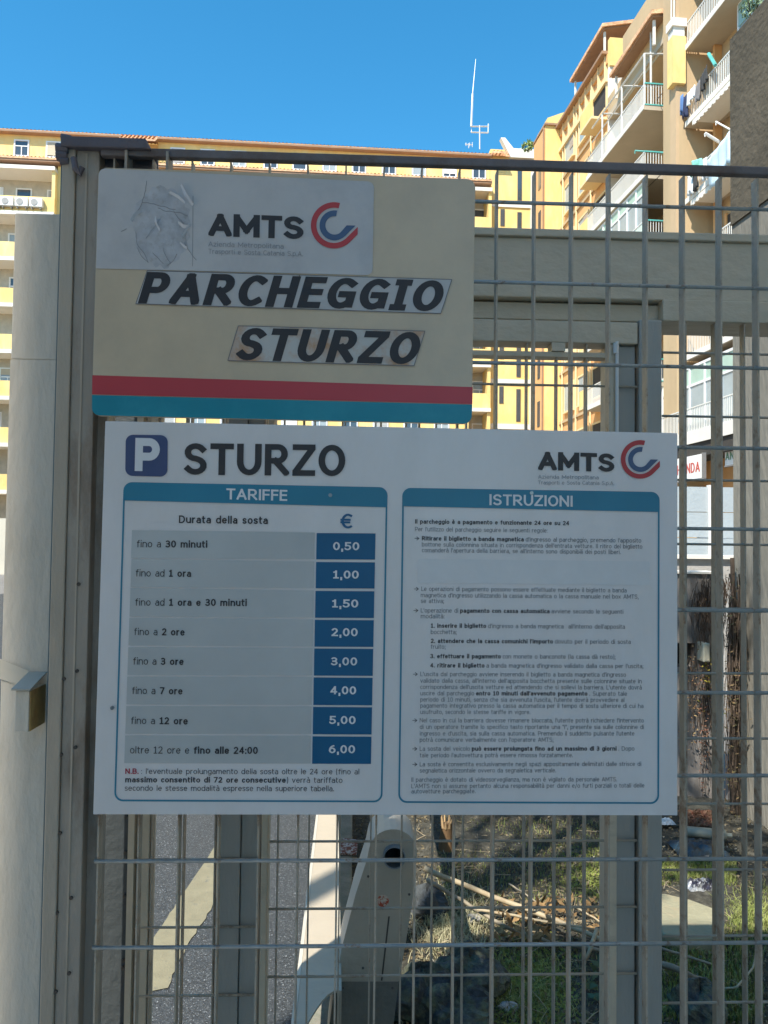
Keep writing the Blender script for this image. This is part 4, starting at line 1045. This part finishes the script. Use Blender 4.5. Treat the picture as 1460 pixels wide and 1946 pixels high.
# ================================================================== FENCE IN FRONT
zR0 = 2.15
fz = zG(1040, 307, 0.), zG(1040, 323, 0.)
fe = thing('grating_fence', 'grey steel grating fence panel that carries the two signs', 'fence', (.6, 0, 0))
b0_ = bar_mb(.08, fz[1]-.001).build('bar', galv, fe)
for k in range(22):
    if k == 0: b0_.location = (-.6, .002, 0)
    else: dup(b0_, fe, (k*.062-.6, .002, 0))
r0_ = MB().tube([(0, 0, 0), (1.36, 0, 0)], .003, 10).build('rod', galv_r, fe, smooth=True); r0_.location = (-.604, 0, zR0)
for k in range(1, 16): dup(r0_, fe, (-.604, 0, zR0-k*.1322))
bw(MB().box(-.02, 1.36, -.006, .008, fz[1], fz[0]), 'top_rail', rail_m, fe, bevel=.002)
# thick head plate at the upper left and the backing plate under it
zh0, zh1 = zG(200, 268, 0.), zG(200, 288, 0.)
hx1_ = atY(281, 275, 0).x
bw(MB().prism([(-.08, -.014, zh1), (hx1_+.008, -.014, zh1), (hx1_, -.014, zh0), (-.08, -.014, zh0)], (0, .05, 0)), 'head_plate', steel_dark, fe, bevel=.002)
bp = [atY(154, 292, .026), atY(300, 300, .026), atY(302, 420, .026), atY(190, 440, .026), atY(176, 350, .026)]
bw(MB().prism(bp, (0, .004, 0)), 'gusset_plate', mat('gusset steel', (.20, .195, .215), .5, .2, .12, 5, .2, 50), fe)
for x_ in (.02, .085): bw(MB().box(x_, x_+.004, -.01, .02, zh1-.06, zh1-.001), 'rib', frame_d, fe)
# post built from folded profiles
ztp = zG(130, 268, 0.)
po = thing('fence_post', 'folded steel fence post with bolt heads at the left of the signs', 'post', (-.05, 0, 0))
bw(MB().box(-.088, -.081, .012, .06, .0, ztp-.02), 'back_flange', mat('blue edge flange', (.12, .17, .19), .5, .2, .15, 8), po)
bw(MB().box(-.0808, -.0595, -.004, .05, .0, ztp-.004), 'outer_profile', frame, po, bevel=.002)
bw(MB().box(-.059, -.0228, .0, .05, .0, ztp-.01), 'web', frame_d, po, bevel=.0015)
bw(MB().box(-.044, -.041, -.0015, .0, .0, ztp-.02), 'seam', frame, po)
bw(MB().box(-.0226, -.0035, .022, .05, .0, ztp-.03), 'inner_profile', frame_d, po)
for px, py in ((144, 1420), (117, 1434), (115, 1583), (136, 1706), (109, 1734), (132, 1849), (107, 1884), (147, 1275), (150, 1110), (122, 1290)):
    c = atY(px, py, 0.); bw(MB().tube([c+Vector((0, .001, 0)), c+Vector((0, -.003, 0))], .0028, 8), 'bolt_head', bolt_m, po)
kn = MB()
for px, py, r_ in ((128, 264, .008), (121, 284, .010), (120, 296, .009), (124, 306, .007)):
    c = atY(px, py, -.004); kn.tube([c+Vector((-r_, 0, 0)), c, c+Vector((r_*.8, 0, 0))], r_, 10, r_*.7)
kn.tube([atY(140, 300, -.01), atY(143, 320, -.012), atY(152, 330, -.01), atY(156, 318, -.01)], .005, 7)
bw(kn, 'hinge_knuckle', steel_dark, po)
# plastered pillar left of the post with the lock box
plaster = mat('pillar plaster', (.74, .67, .56), .85, 0, .07, 4, .35, 60, rgb2=(.62, .55, .44), cover=.66, sharp=.2, stretch=(1, 1, .4))
zp = zG(60, 405, .05)
pl = thing('gate_pillar', 'smooth beige plastered pillar with flat top at the left edge', 'pillar', (-.1, .2, 0))
bw(MB().box(-.176, -.078, .05, .17, zG(60, 683, .05), zp), 'upper_block', plaster, pl, bevel=.002); bw(MB().box(-.1764, -.078, .0497, .17, -.02, zG(60, 683, .05)-.0005), 'lower_block', plaster, pl)
lbY = .0
lb = thing('lock_box', 'small beige sheet metal lock box with a slanted lid on the pillar', 'lock box', atY(57, 1390, .0))
lx0, lx1 = atY(35, 1340, -.0).x, atY(61, 1340, -.0).x; lz0, lz1 = atY(48, 1388, 0).z, atY(48, 1310, 0).z
bw(MB().prism([(lx0, -.012, lz0), (lx1, -.012, lz0), (lx1+.0, -.012, lz1), (lx0, -.012, lz1)], (0, .06, 0)), 'body', plaster, lb, bevel=.0015)
bw(MB().prism([(lx0-.005, -.016, lz1+.001), (lx1+.003, -.016, lz1+.001), (lx1+.004, .045, lz1+.017), (lx0-.004, .045, lz1+.017)], (0, 0, .0025)), 'lid', mat('lid plate', (.5, .47, .40), .5, .1, .06, 10), lb)
rust_s = mat('rusty yellow side', (.44, .30, .11), .7, 0, .15, 20, .2, 60, rgb2=(.26, .13, .05), cover=.6)
bw(MB().box(lx1+.0005, lx1+.002, -.010, .046, lz0+.001, lz1-.001), 'side_panel', rust_s, lb)
bw(MB().prism([atY(0, 1252, .048), atY(40, 1268, .048), atY(78, 1286, .048), atY(76, 1296, .048), atY(30, 1300, .048), atY(0, 1290, .048)], (0, -.0006, 0)), 'plaster_patch', mat('pale filler', (.74, .67, .55), .8, 0, .05, 8), pl)

# ================================================================== SIGNS
SY = -.03
def SP(px, py, lift=0.): return atY(px, py, SY-lift)
def rrect(mb, pts4, r, lift, n=6, corners=(1, 1, 1, 1)):
    """rounded quad through 4 photo points (TL TR BR BL)"""
    P = [SP(*p_, lift) for p_ in pts4]; out = []
    for i in range(4):
        a, b, c = P[i-1], P[i], P[(i+1) % 4]; da = (a-b).normalized(); dc = (c-b).normalized()
        if not corners[i]: out.append(b); continue
        for k in range(n+1):
            t = k/n*math.pi/2
            out.append(b+da*r*(1-math.sin(t))+dc*r*(1-math.cos(t)))
    mb.poly(out); return out
sheet_w = mat('white sign sheet', (.79, .78, .78), .32, 0, .04, 3.5, .04, 12, rgb2=(.69, .68, .66), cover=.62, sharp=.2, stretch=(1, 1, .4))
ink = mat('print charcoal', (.035, .035, .04), .45); ink_b = mat('print black', (.03, .03, .035), .5); ink_g = mat('print grey', (.17, .18, .20), .5)
ink_lg = mat('print pale grey', (.30, .31, .33), .5)
navy = mat('print navy', (.055, .09, .21), .4); blue = mat('print blue', (.0, .115, .26), .4); band = mat('print band blue', (.025, .23, .36), .4)
red = mat('print red', (.52, .055, .065), .45); cellg = mat('print cell grey', (.52, .55, .55), .45); logo_b = mat('print logo blue', (.07, .13, .25), .45)
wht = mat('print white', (.80, .82, .84), .45); redt = mat('print text red', (.42, .03, .06), .5)
def text(name, s, x0, y0, x1, y1, cap_px, m, root_, parent=None, lift=.0012, runs=None, shear=0., space=.13, name2=None):
    a, b = SP(x0, y0, lift), SP(x1, y1, lift)
    W, polys = words(runs or runs_of(s), space); ex = (b-a)/W; capm = (SP(x0, y0-cap_px)-SP(x0, y0)).length; mb = MB()
    for q, k in polys:
        mb.poly([a+ex*u+ex.normalized()*(v*shear*capm)+Vector((0, -(k % 60)*3e-6, v*capm)) for u, v in q])
    return bw(mb, name, m, root_, parent)
def ring(mb, c, r0, r1, a0, a1, lift, n=40):
    for k in range(n):
        t0, t1 = R(a0+(a1-a0)*k/n), R(a0+(a1-a0)*(k+1)/n)
        f = lambda r_, t: SP(c[0]+r_*math.cos(t), c[1]-r_*math.sin(t), lift)
        mb.quad(f(r0, t0), f(r1, t0), f(r1, t1), f(r0, t1))
def logo(cx, cy, s, root_, lift, sub1, sub2, tx, ty):
    """double open ring with a diagonal tail, after the mark on the signs (s = outer radius in photo pixels)"""
    k = s/45.; g_ = MB(); ring(g_, (cx, cy), 33.5*k, 44*k, 75, 312, lift)
    e = R(312); ux, uy = cx+33.5*k*math.cos(e), cy-33.5*k*math.sin(e); vx, vy = cx+44*k*math.cos(e), cy-44*k*math.sin(e)
    g_.poly([SP(ux, uy, lift), SP(vx, vy, lift), SP(cx+45*k, cy+17*k, lift), SP(cx+45*k, cy+3*k, lift)])
    bw(g_, 'logo_ring', red, root_)
    g_ = MB(); ring(g_, (cx+1*k, cy), 17.5*k, 28.5*k, 80, 315, lift)
    e = R(315); ux, uy = cx+1*k+17.5*k*math.cos(e), cy-17.5*k*math.sin(e); vx, vy = cx+1*k+28.5*k*math.cos(e), cy-28.5*k*math.sin(e)
    g_.poly([SP(ux, uy, lift), SP(vx, vy, lift), SP(cx+41*k, cy+.5*k, lift), SP(cx+24*k, cy+0*k, lift)])
    bw(g_, 'logo_ring', logo_b, root_)
# --- tariff board
ls = thing('tariff_sign', 'large white parking tariff and instructions board on the grating', 'sign', SP(730, 1549))
TL, TR, BR_, BL = (200, 800), (1288, 823), (1288, 1550), (177, 1548)
pp_ = [SP(*p_) for p_ in (TL, TR, BR_, BL)]
bw(MB().prism(pp_, (0, .004, 0)), 'panel', sheet_w, ls, bevel=.0008)
g_ = MB(); rrect(g_, ((239, 826), (319, 827), (318, 906), (238, 904)), .011, .0008); bw(g_, 'parking_symbol', navy, ls)
text('lettering', 'P', 256, 895, 303, 896, 63, wht, ls, lift=.0014, runs=[('P', .25, .24)])
text('lettering', 'STURZO', 349, 902, 656, 905, 60, ink, ls, runs=[('STURZO', .225, .18)], space=.11)
text('lettering', 'AMTS', 1023, 893, 1168, 897, 35, ink, ls, runs=[('AMTS', .25, .21)], space=.06)
text('lettering', 'az', 1023, 909.5, 1138, 911, 7.5, ink_lg, ls, runs=[('Azienda Metropolitana', *REG)]); text('lettering', 'tr', 1023, 920.5, 1168, 922, 7.5, ink_lg, ls, runs=[('Trasporti e Sosta Catania S.p.A.', *REG)])
logo(1217, 873, 37.5, ls, .0012, '', '', 0, 0)
# framed boxes
def framed(TLp, TRp, BRp, BLp, hb, r):
    g_ = MB(); o = rrect(MB(), (TLp, TRp, BRp, BLp), r, .0006); i_ = []
    c = sum(o, Vector())/len(o)
    tpx = .0030
    for q_ in o:
        pass
    # inner outline: same corners moved in by the line width
    k = 3.2
    inn = rrect(MB(), ((TLp[0]+k, TLp[1]+k), (TRp[0]-k, TRp[1]+k), (BRp[0]-k, BRp[1]-k), (BLp[0]+k, BLp[1]-k)), r*.85, .0006)
    n = len(o)
    for j in range(n): g_.quad(o[j], o[(j+1) % n], inn[(j+1) % n], inn[j])
    bw(g_, 'frame_line', band, ls)
    g_ = MB(); rrect(g_, ((TLp[0]+1, TLp[1]+1), (TRp[0]-1, TRp[1]+1), (TRp[0]-1, TRp[1]+hb), (TLp[0]+.5, TLp[1]+hb-3)), r*.95, .0009, corners=(1, 1, 0, 0)); bw(g_, 'heading_band', band, ls)
framed((235, 916), (737, 926), (727, 1525), (217, 1523), 38, .013)
framed((765, 927), (1254, 935), (1253, 1528), (757, 1526), 38, .013)
text('lettering', '', 430, 949, 546, 952, 21, wht, ls, runs=[('TARIFFE', .19, .165)], lift=.0014, space=.1)
text('lettering', '', 930, 960, 1089, 963, 21, wht, ls, runs=[('ISTRUZIONI', .19, .165)], lift=.0014, space=.1)
for c_ in ((628, 941), (1010, 937), (214, 1345)):
    c = SP(*c_); bw(MB().tube([c+Vector((0, -.0005, 0)), c+Vector((0, -.003, 0))], .003, 10), 'screw', mat('screw steel', (.3, .36, .4), .3, .8), ls)
text('lettering', '', 340, 994, 509, 996, 14.5, ink, ls, runs=[('Durata della sosta', .19, .16)])
text('lettering', '', 647, 1004, 670, 1004.5, 28, mat('print euro blue', (.02, .15, .32), .45), ls, runs=[('€', .17, .14)])
rows = [(251, 1007.5, 1013, 1063, '0,50', 'fino a *30 minuti*', 260, 394, 1040, 633, 683, 1045.5), (250, 1062.5, 1068, 1118, '1,00', 'fino ad *1 ora*', 258, 363, 1095.5, 633, 682, 1099.5),
        (248, 1117.5, 1123, 1174, '1,50', 'fino ad *1 ora e 30 minuti*', 257, 469, 1151, 631, 681, 1154.5), (246, 1174, 1178, 1229, '2,00', 'fino a *2 ore*', 255, 351, 1207, 630, 680, 1209),
        (244, 1230, 1232.5, 1284, '3,00', 'fino a *3 ore*', 253, 349, 1263, 629, 679, 1264.5), (242, 1286, 1287.5, 1340, '4,00', 'fino a *7 ore*', 251, 347, 1319, 628, 677, 1319.5),
        (240, 1342, 1343.5, 1395.5, '5,00', 'fino a *12 ore*', 249, 357, 1376, 626, 676, 1376), (238, 1398, 1399.5, 1451.5, '6,00', 'oltre 12 ore e *fino alle 24:00*', 247, 490, 1432, 625, 675, 1431.5)]
for i, (xl_, yl_, yr_, yb_, pr, tx_, a, b, base, pa, pb, pbase) in enumerate(rows):
    g_ = MB(); xc_ = 600-i*1.05
    g_.poly([SP(xl_, yl_, .0006), SP(xc_-1.5, yr_-1, .0006), SP(xc_-2.2, yb_-.5, .0006), SP(xl_-1.8, yb_-2.5 if i < 4 else yb_-1.2, .0006)]); bw(g_, 'table_cell', cellg, ls)
    g_ = MB(); xb_ = 602-i*1.12; g_.poly([SP(xb_, yr_, .0007), SP(xb_+112, yr_+.8, .0007), SP(xb_+111, yb_+.5, .0007), SP(xb_-.8, yb_, .0007)]); bw(g_, 'price_cell', blue, ls)
    text('lettering', tx_, a, base, b, base+1.0, 13.5, ink, ls, lift=.0013); text('lettering', '', pa, pbase, pb, pbase+.3, 15.5, wht, ls, runs=[(pr, .21, .175)], lift=.0013)
def two(x0, x1, b, first, rest, m1, m2, cap_=10.5, dy=.8):
    """one printed line whose first words have their own colour"""
    W1, p1_ = words(runs_of(first)); W2, p2_ = words(runs_of(rest)); g_ = .45; W = W1+W2+g_
    xm1 = x0+(x1-x0)*W1/W; xm2 = x0+(x1-x0)*(W1+g_)/W
    text('lettering', first, x0, b, xm1, b+dy*(xm1-x0)/(x1-x0), cap_, m1, ls); text('lettering', rest, xm2, b+dy*(xm2-x0)/(x1-x0), x1, b+dy, cap_, m2, ls)
two(238, 683, 1471, '*N.B.*', ": l'eventuale prolungamento della sosta oltre le 24 ore (fino al", redt, ink)
text('lettering', "*massimo consentito di 72 ore consecutive*) verrà tariffato", 238, 1487, 651, 1488, 10.5, ink, ls)
text('lettering', "secondo le stesse modalità espresse nella superiore tabella.", 237, 1503, 635, 1504, 10.5, ink, ls)
lines = [(789, 1082, 995, "*Il parcheggio è a pagamento e funzionante 24 ore su 24*"), (789, 1041, 1009.5, "Per l'utilizzo del parcheggio seguire le seguenti regole:"),
 (-802, 1219, 1027, "*Ritirare il biglietto a banda magnetica* d'ingresso al parcheggio, premendo l'apposito"), (802, 1221, 1038.5, "bottone sulla colonnina situata in corrispondenza dell'entrata vetture. Il ritiro del biglietto"),
 (802, 1180, 1049.5, "comanderà l'apertura della barriera, se all'interno sono disponibili dei posti liberi."),
 (-801, 1191, 1123, "Le operazioni di pagamento possono essere effettuate mediante il biglietto a banda"), (800, 1214, 1135, "magnetica d'ingresso utilizzando la cassa automatica o la cassa manuale nel box AMTS,"), (800, 844, 1146, "se attiva;"),
 (-800, 1185, 1164, "L'operazione di *pagamento con cassa automatica* avviene secondo le seguenti"), (800, 845, 1175, "modalità:"),
 (819, 1188, 1193, "*1. inserire il biglietto* d'ingresso a banda magnetica  all'interno dell'apposita"), (819, 868, 1205, "bocchetta;"),
 (819, 1199, 1222, "*2. attendere che la cassa comunichi l'importo* dovuto per il periodo di sosta"), (819, 847, 1233, "fruito;"),
 (818, 1170, 1251, "*3. effettuare il pagamento*  con monete o banconote (la cassa dà resto);"), (818, 1223, 1268.5, "*4. ritirare il biglietto* a banda magnetica d'ingresso validato dalla cassa per l'uscita;"),
 (-799, 1190, 1285, "L'uscita dal parcheggio avviene inserendo il biglietto a banda magnetica d'ingresso"), (799, 1220, 1297.5, "validato dalla cassa, all'interno dell'apposita bocchetta presente sulle colonnine situate in"),
 (799, 1220, 1309.5, "corrispondenza dell'uscita vetture ed attendendo che si sollevi la barriera. L'utente dovrà"), (799, 1192, 1321.5, "uscire dal parcheggio *entro 10 minuti dall'avvenuto pagamento*. Superato tale"),
 (799, 1187, 1333.5, "periodo di 10 minuti, senza che sia avvenuta l'uscita, l'utente dovrà provvedere al"), (799, 1223, 1345, "pagamento integrativo presso la cassa automatica per il tempo di sosta ulteriore di cui ha"), (799, 1008, 1357, "usufruito, secondo le stesse tariffe in vigore."),
 (-798, 1224, 1373, "Nel caso in cui la barriera dovesse rimanere bloccata, l'utente potrà richiedere l'intervento"), (798, 1224, 1385.5, 'di un operatore tramite lo specifico tasto riportante una "i", presente sia sulle colonnine di'),
 (798, 1206, 1398, "ingresso e d'uscita, sia sulla cassa automatica. Premendo il suddetto pulsante l'utente"), (798, 1052, 1410, "potrà comunicare verbalmente con l'operatore AMTS;"),
 (-798, 1206, 1427, "La sosta del veicolo *può essere prolungata fino ad un massimo di 3 giorni*. Dopo"), (798, 1089, 1439.5, "tale periodo l'autovettura potrà essere rimossa forzatamente."),
 (-798, 1219, 1456.5, "La sosta è consentita esclusivamente negli spazi appositamente delimitati dalle strisce di"), (798, 1057, 1468.5, "segnaletica orizzontale ovvero da segnaletica verticale."),
 (782, 1173, 1486, "Il parcheggio è dotato di videosorveglianza, ma non è vigilato da personale AMTS."), (782, 1225, 1498, "L'AMTS non si assume pertanto alcuna responsabilità per danni e/o furti parziali o totali delle"), (782, 904, 1508, "autovetture parcheggiate.")]
for x0, x1, b, s in lines:
    slope = .011*(1400-b)/400.
    if x0 < 0:
        x0 = -x0; text('lettering', '→', x0-14, b, x0-5, b, 9, ink, ls)
    parts = [q_ for q_ in s.split('*')]
    dy = slope*(x1-x0)
    if len(parts) == 1: text('lettering', s, x0, b, x1, b+dy, 8.2, ink_g, ls)
    else:   # bold words print darker than the rest of the line
        ws = []; bflag = False
        for q_ in parts:
            st_ = q_.strip()
            if st_: ws.append((st_, bflag, words([(st_, *(BLD if bflag else REG))])[0]))
            bflag = not bflag
        gap = .5; tot = sum(w_[2] for w_ in ws)+gap*(len(ws)-1); cur = 0
        for st_, bf, wd in ws:
            xa_, xb_ = x0+(x1-x0)*cur/tot, x0+(x1-x0)*(cur+wd)/tot
            text('lettering', '', xa_, b+slope*(xa_-x0), xb_, b+slope*(xb_-x0), 8.2, ink if bf else ink_g, ls, runs=[(st_, *(BLD if bf else REG))]); cur += wd+gap
g_ = MB(); rrect(g_, ((795, 1062), (1235, 1067), (1234, 1112), (793, 1108)), .003, .0005); bw(g_, 'cover_sticker', mat('cover sticker', (.72, .735, .745), .35, 0, .03, 30), ls)
# --- name board above
us = thing('name_sign', 'cream parking name board with red and teal stripes above the tariff board', 'sign', SP(540, 800))
cream_s = mat('cream sign enamel', (.66, .55, .39), .34, 0, .07, 4, .04, 14, rgb2=(.54, .46, .34), cover=.58, sharp=.2)
UT = ((187, 318), (904, 340), (897, 806), (174, 790))
o = rrect(MB(), UT, .014, 0.)
bw(MB().prism(o, (0, .006, 0)), 'panel', cream_s, us, bevel=.0006)
teal_s = mat('sign teal', (.0, .26, .36), .4, 0, .06, 6, rgb2=(.02, .32, .42), cover=.6)
red_s = mat('sign red stripe', (.52, .055, .075), .4, 0, .05, 6)
g_ = MB(); g_.poly([SP(175.5, 713, .0006), SP(898.6, 735.5, .0006), SP(898, 768, .0006), SP(175, 749.5, .0006)]); bw(g_, 'red_stripe', red_s, us)
g_ = MB(); rrect(g_, ((175, 750.5), (898, 769), (896.2, 805), (174.6, 789.2)), .012, .0006, corners=(0, 0, 1, 1)); bw(g_, 'teal_stripe', teal_s, us)
g_ = MB(); rrect(g_, ((188, 319.5), (711, 345), (708, 523), (182.5, 510)), .010, .0009, corners=(1, 1, 1, 0)); bw(g_, 'white_sticker', mat('white sticker', (.58, .58, .58), .35, 0, .06, 6, .06, 25, rgb2=(.47, .48, .50), cover=.6, sharp=.15), us)
text('lettering', '', 396, 448, 577, 454.5, 43, ink, us, runs=[('AMTS', .25, .21)], space=.06, lift=.0016)
text('lettering', '', 396, 468, 539, 472.5, 9.5, ink_lg, us, runs=[('Azienda Metropolitana', *REG)], lift=.0016)
text('lettering', '', 396, 482, 576, 487, 9.5, ink_lg, us, runs=[('Trasporti e Sosta Catania S.p.A.', *REG)], lift=.0016)
logo(635, 428, 45, us, .0016, '', '', 0, 0)
stain = mat('letter patch stained', (.54, .55, .53), .45, 0, .05, 8, rgb2=(.50, .30, .17), cover=.54, sharp=.09)
lp = mat('letter patch', (.53, .535, .535), .4, 0, .03, 8)
g_ = MB(); g_.poly([SP(280, 514, .0013), SP(568, 522, .0013), SP(552, 585, .0013), SP(258, 577, .0013)]).poly([SP(570, 522, .0013), SP(859, 531, .0013), SP(838, 595.5, .0013), SP(553, 585, .0013)]); bw(g_, 'letter_patch', lp, us)
g_ = MB(); g_.poly([SP(453, 619, .0013), SP(808, 629, .0013), SP(787, 695, .0013), SP(433, 685, .0013)]); bw(g_, 'letter_patch', stain, us)
rr = random.Random(9); RP = []
for k in range(46):
    a = 2*math.pi*k/46; e = 1+rr.uniform(-.09, .06); RP.append(SP(308+57*math.cos(a)*e*(1 if abs(math.cos(a)) < .8 else .98), 430-78*math.sin(a)*e, .00098))
bw(MB().poly(RP), 'glue_residue', mat('glue residue', (.50, .515, .54), .55, 0, .16, 40, .3, 60, rgb2=(.40, .40, .40), cover=.6, sharp=.07), us)
# thin cut lines round the letter patches
def outline(ptl, lift):
    mb = MB(); P = [SP(*p_, lift) for p_ in ptl]
    for i in range(len(P)):
        a, b = P[i], P[(i+1) % len(P)]; d = (b-a).normalized(); s_ = Vector((-d.z, 0, d.x))*.00055
        mb.quad(a-s_, b-s_, b+s_, a+s_)
    return mb
bw(outline([(280, 514), (859, 531), (838, 595.5), (258, 577)], .0015), 'cut_line', ink_g, us); bw(outline([(453, 619), (808, 629), (787, 695), (433, 685)], .0015), 'cut_line', ink_g, us)
bw(outline([(570, 522), (553, 585)], .0016), 'cut_line', ink_g, us)
text('lettering', '', 262, 576, 834, 592, 60, ink_b, us, runs=[('PARCHEGG\x01O', .275, .20)], shear=.27, space=.14, lift=.0019)
text('lettering', '', 445, 684, 789, 692.5, 62, ink_b, us, runs=[('STURZO', .275, .20)], shear=.27, space=.14, lift=.0019)
# peeling remains of an older sticker under the white one
fl = mat('peeling film', (.66, .69, .74), .4, 0, .05, 20); sh_m = mat('torn edge', (.10, .09, .09), .7)
def flake(pts_px, curl, m=None):
    P = [SP(*p_, .0012) for p_ in pts_px]; mb = MB(); n = len(P)//2
    # strip from a stuck edge to a lifted edge
    for i in range(n-1):
        a, b = P[i], P[i+1]; c, d = P[2*n-1-i], P[2*n-2-i]
        mb.quad(a, b, d+Vector((0, -curl, 0)), c+Vector((0, -curl, 0)))
    return bw(mb, 'torn_film', m or fl, us)
flake([(343, 352), (350, 372), (366, 392), (370, 391), (356, 370), (347, 352)], .006); flake([(320, 366), (340, 378), (352, 388), (353, 385), (341, 373), (325, 365)], .004)
flake([(252, 422), (258, 411), (270, 403), (268, 400), (256, 408), (250, 420)], .005); flake([(294, 421), (297, 428), (303, 440), (306, 438), (300, 426), (297, 412)], .005)
flake([(338, 424), (347, 433), (356, 436), (359, 430), (349, 428), (340, 422)], .005); flake([(348, 452), (354, 441), (362, 428), (359, 427), (351, 440), (346, 450)], .004)
flake([(342, 462), (349, 470), (355, 474), (356, 470), (350, 466), (343, 460)], .003)
cr = MB(); rr = random.Random(12)
def crack(p0, ang, L, w_=.0006):
    x, y = p0; a = ang; pts_ = [(x, y)]
    for _ in range(int(L/6)): a += rr.uniform(-.35, .35); x += 6*math.cos(a); y += 6*math.sin(a); pts_.append((x, y))
    for (x1, y1), (x2, y2) in zip(pts_[:-1], pts_[1:]):
        A_, B_ = SP(x1, y1, .00105), SP(x2, y2, .00105); d = (B_-A_).normalized(); s_ = Vector((-d.z, 0, d.x))*w_; cr.quad(A_-s_, B_-s_, B_+s_+Vector((0, -.0006, 0)), A_+s_+Vector((0, -.0006, 0)))
for p_, a, L in (((258, 440), 1.4, 70), ((262, 400), -1.0, 60), ((300, 395), .4, 60), ((310, 470), 1.5, 40), ((290, 480), 1.2, 34), ((330, 400), 1.0, 80), ((305, 415), 2.4, 50), ((350, 460), 1.2, 44), ((318, 505), -.5, 34), ((262, 470), 1.3, 40), ((270, 385), -.3, 70), ((230, 440), -.6, 14)): crack(p_, a, L, .00035)
bw(cr, 'film_crease', ink_lg, us)
g_ = MB().poly([SP(366.3, 372, .00125), SP(367.6, 372, .00125), SP(366.6, 506, .00125), SP(365.4, 506, .00125)]); bw(g_, 'film_edge', ink_lg, us)

# ================================================================== ADDED UNSEEN AROUND THE VIEWER (shapes shade and bounce light)
bb_ = thing('unseen_building', 'added pale four storey house, unseen behind the viewer, shaped to shade the fence', 'building', (-3, -12, 0))
BW = mat('pale house render', (.66, .60, .50), .85, 0, .06, .6, .1, 8)
bw(MB().box(-5.85, .6, -16, -8, -.03, 15.3), 'wall', BW, bb_); bw(MB().box(-5.85, .9, -16.3, -8.0, 15.3, 15.42), 'roof', tile, bb_)  # unseen occluder, sized so its shadow edge falls just behind the fence
for fl_ in range(4):
    for k in range(3):
        x = -5.0+k*2.0; z = 1.2+fl_*3.5
        fo = bw(MB().box(x, x+1.1, -7.99, -7.93, z, z+1.9), 'window', pvc, bb_)
        bw(MB().box(x+.1, x+1.0, -7.929, -7.92, z+.1, z+1.8), 'pane', glass, bb_, fo)

def plain_house(label, x0, x1, y0, y1, h, m, face):
    t = thing('unseen_building', label, 'building', ((x0+x1)/2, (y0+y1)/2, 0))
    bw(MB().box(x0, x1, y0, y1, -.03, h), 'wall', m, t); bw(MB().box(x0-.2, x1+.2, y0-.2, y1+.2, h, h+.15), 'roof', tile, t)
    for fl_ in range(int(h/3.3)):
        y = y0+1.5
        while y < y1-2:
            z = 1.3+fl_*3.3; s_ = -1 if face == x0 else 1
            fo = bw(MB().box(face, face+s_*.05, y, y+1.1, z, z+1.7), 'window', pvc, t); bw(MB().box(face+s_*.051, face+s_*.06, y+.1, y+1.0, z+.1, z+1.6), 'pane', paleglass, t, fo); y += 3.
    return t
plain_house('added warm cream house, unseen right of the viewer, bouncing sunlight onto the signs', 4.6, 16, -16, -.9, 12.5, mat('warm cream render', (.80, .62, .42), .85, 0, .05, .6, .1, 8), 4.6)  # added so its sunlit flank bounces warm light onto the signs
plain_house('added ochre house, unseen to the left behind the viewer, cutting blue skylight', -26, -14, -34, -3, 12, tan, -14)  # added to block part of the blue skylight from the left

# unseen tree added beside the viewer to dapple the back of the bed
tr = thing('added_tree', 'added slim tree, unseen left of the viewer, dappling the bed', 'tree', (-2.5, -2.4, 0))
bark = mat('bark', (.16, .12, .09), .9, 0, .3, 8, .8, 30)
tk = MB(); tk.tube([(-2.5, -2.4, -.03), (-2.45, -2.3, 2.2), (-2.2, -2.0, 4.2), (-1.6, -1.4, 6.0), (-1.1, -1.0, 7.2)], .11, 9, .03); bw(tk, 'trunk', bark, tr)
lb_ = MB(); rr = random.Random(33); ends = []
for _ in range(16):
    a, b, c = Vector((-1.9+rr.uniform(-.3, .6), -1.7+rr.uniform(-.2, .7), rr.uniform(5, 6.6))), None, None
    e2 = Vector((-1.15+rr.uniform(-.8, .9), -1.0+rr.uniform(-.8, .8), rr.uniform(5.8, 8.6))); lb_.tube([Vector((-1.7, -1.5, 5.8)), a.lerp(e2, .4), e2], .03, 5, .008); ends.append(e2)
bw(lb_, 'limbs', bark, tr, kind='stuff')
cr_ = MB()
for e2 in ends: leafcloud(cr_, e2, .42, .42, .38, 150, .06, rr)
bw(cr_, 'crown', leaf_g, tr, kind='stuff')

def cable(pa, pb, sag, m, parent_root, n=14, r=.02):
    P = [pa.lerp(pb, k/n)+Vector((0, 0, -sag*4*(k/n)*(1-k/n))) for k in range(n+1)]
    return P
for i, (a, b, yl_) in enumerate((((1258, 178), (1150, 300), -.05), ((1258, 330), (1165, 405), -.1))):
    pa, pb = rw(*a, yl_), rw(*b, yl_); mb = MB().tube(cable(pa, pb, .12, None, None), .018, 5)
    mb.v = [tuple(Vector(((Vector(v)-O).dot(rA), -(Vector(v)-O).dot(rN), v[2]))) for v in mb.v]; mb.build('cable', bolt_m, root2)

plain_house('long tan house closing the yard far to the left of the gate', -46, -32, 4, 46, 13, tan, -32)
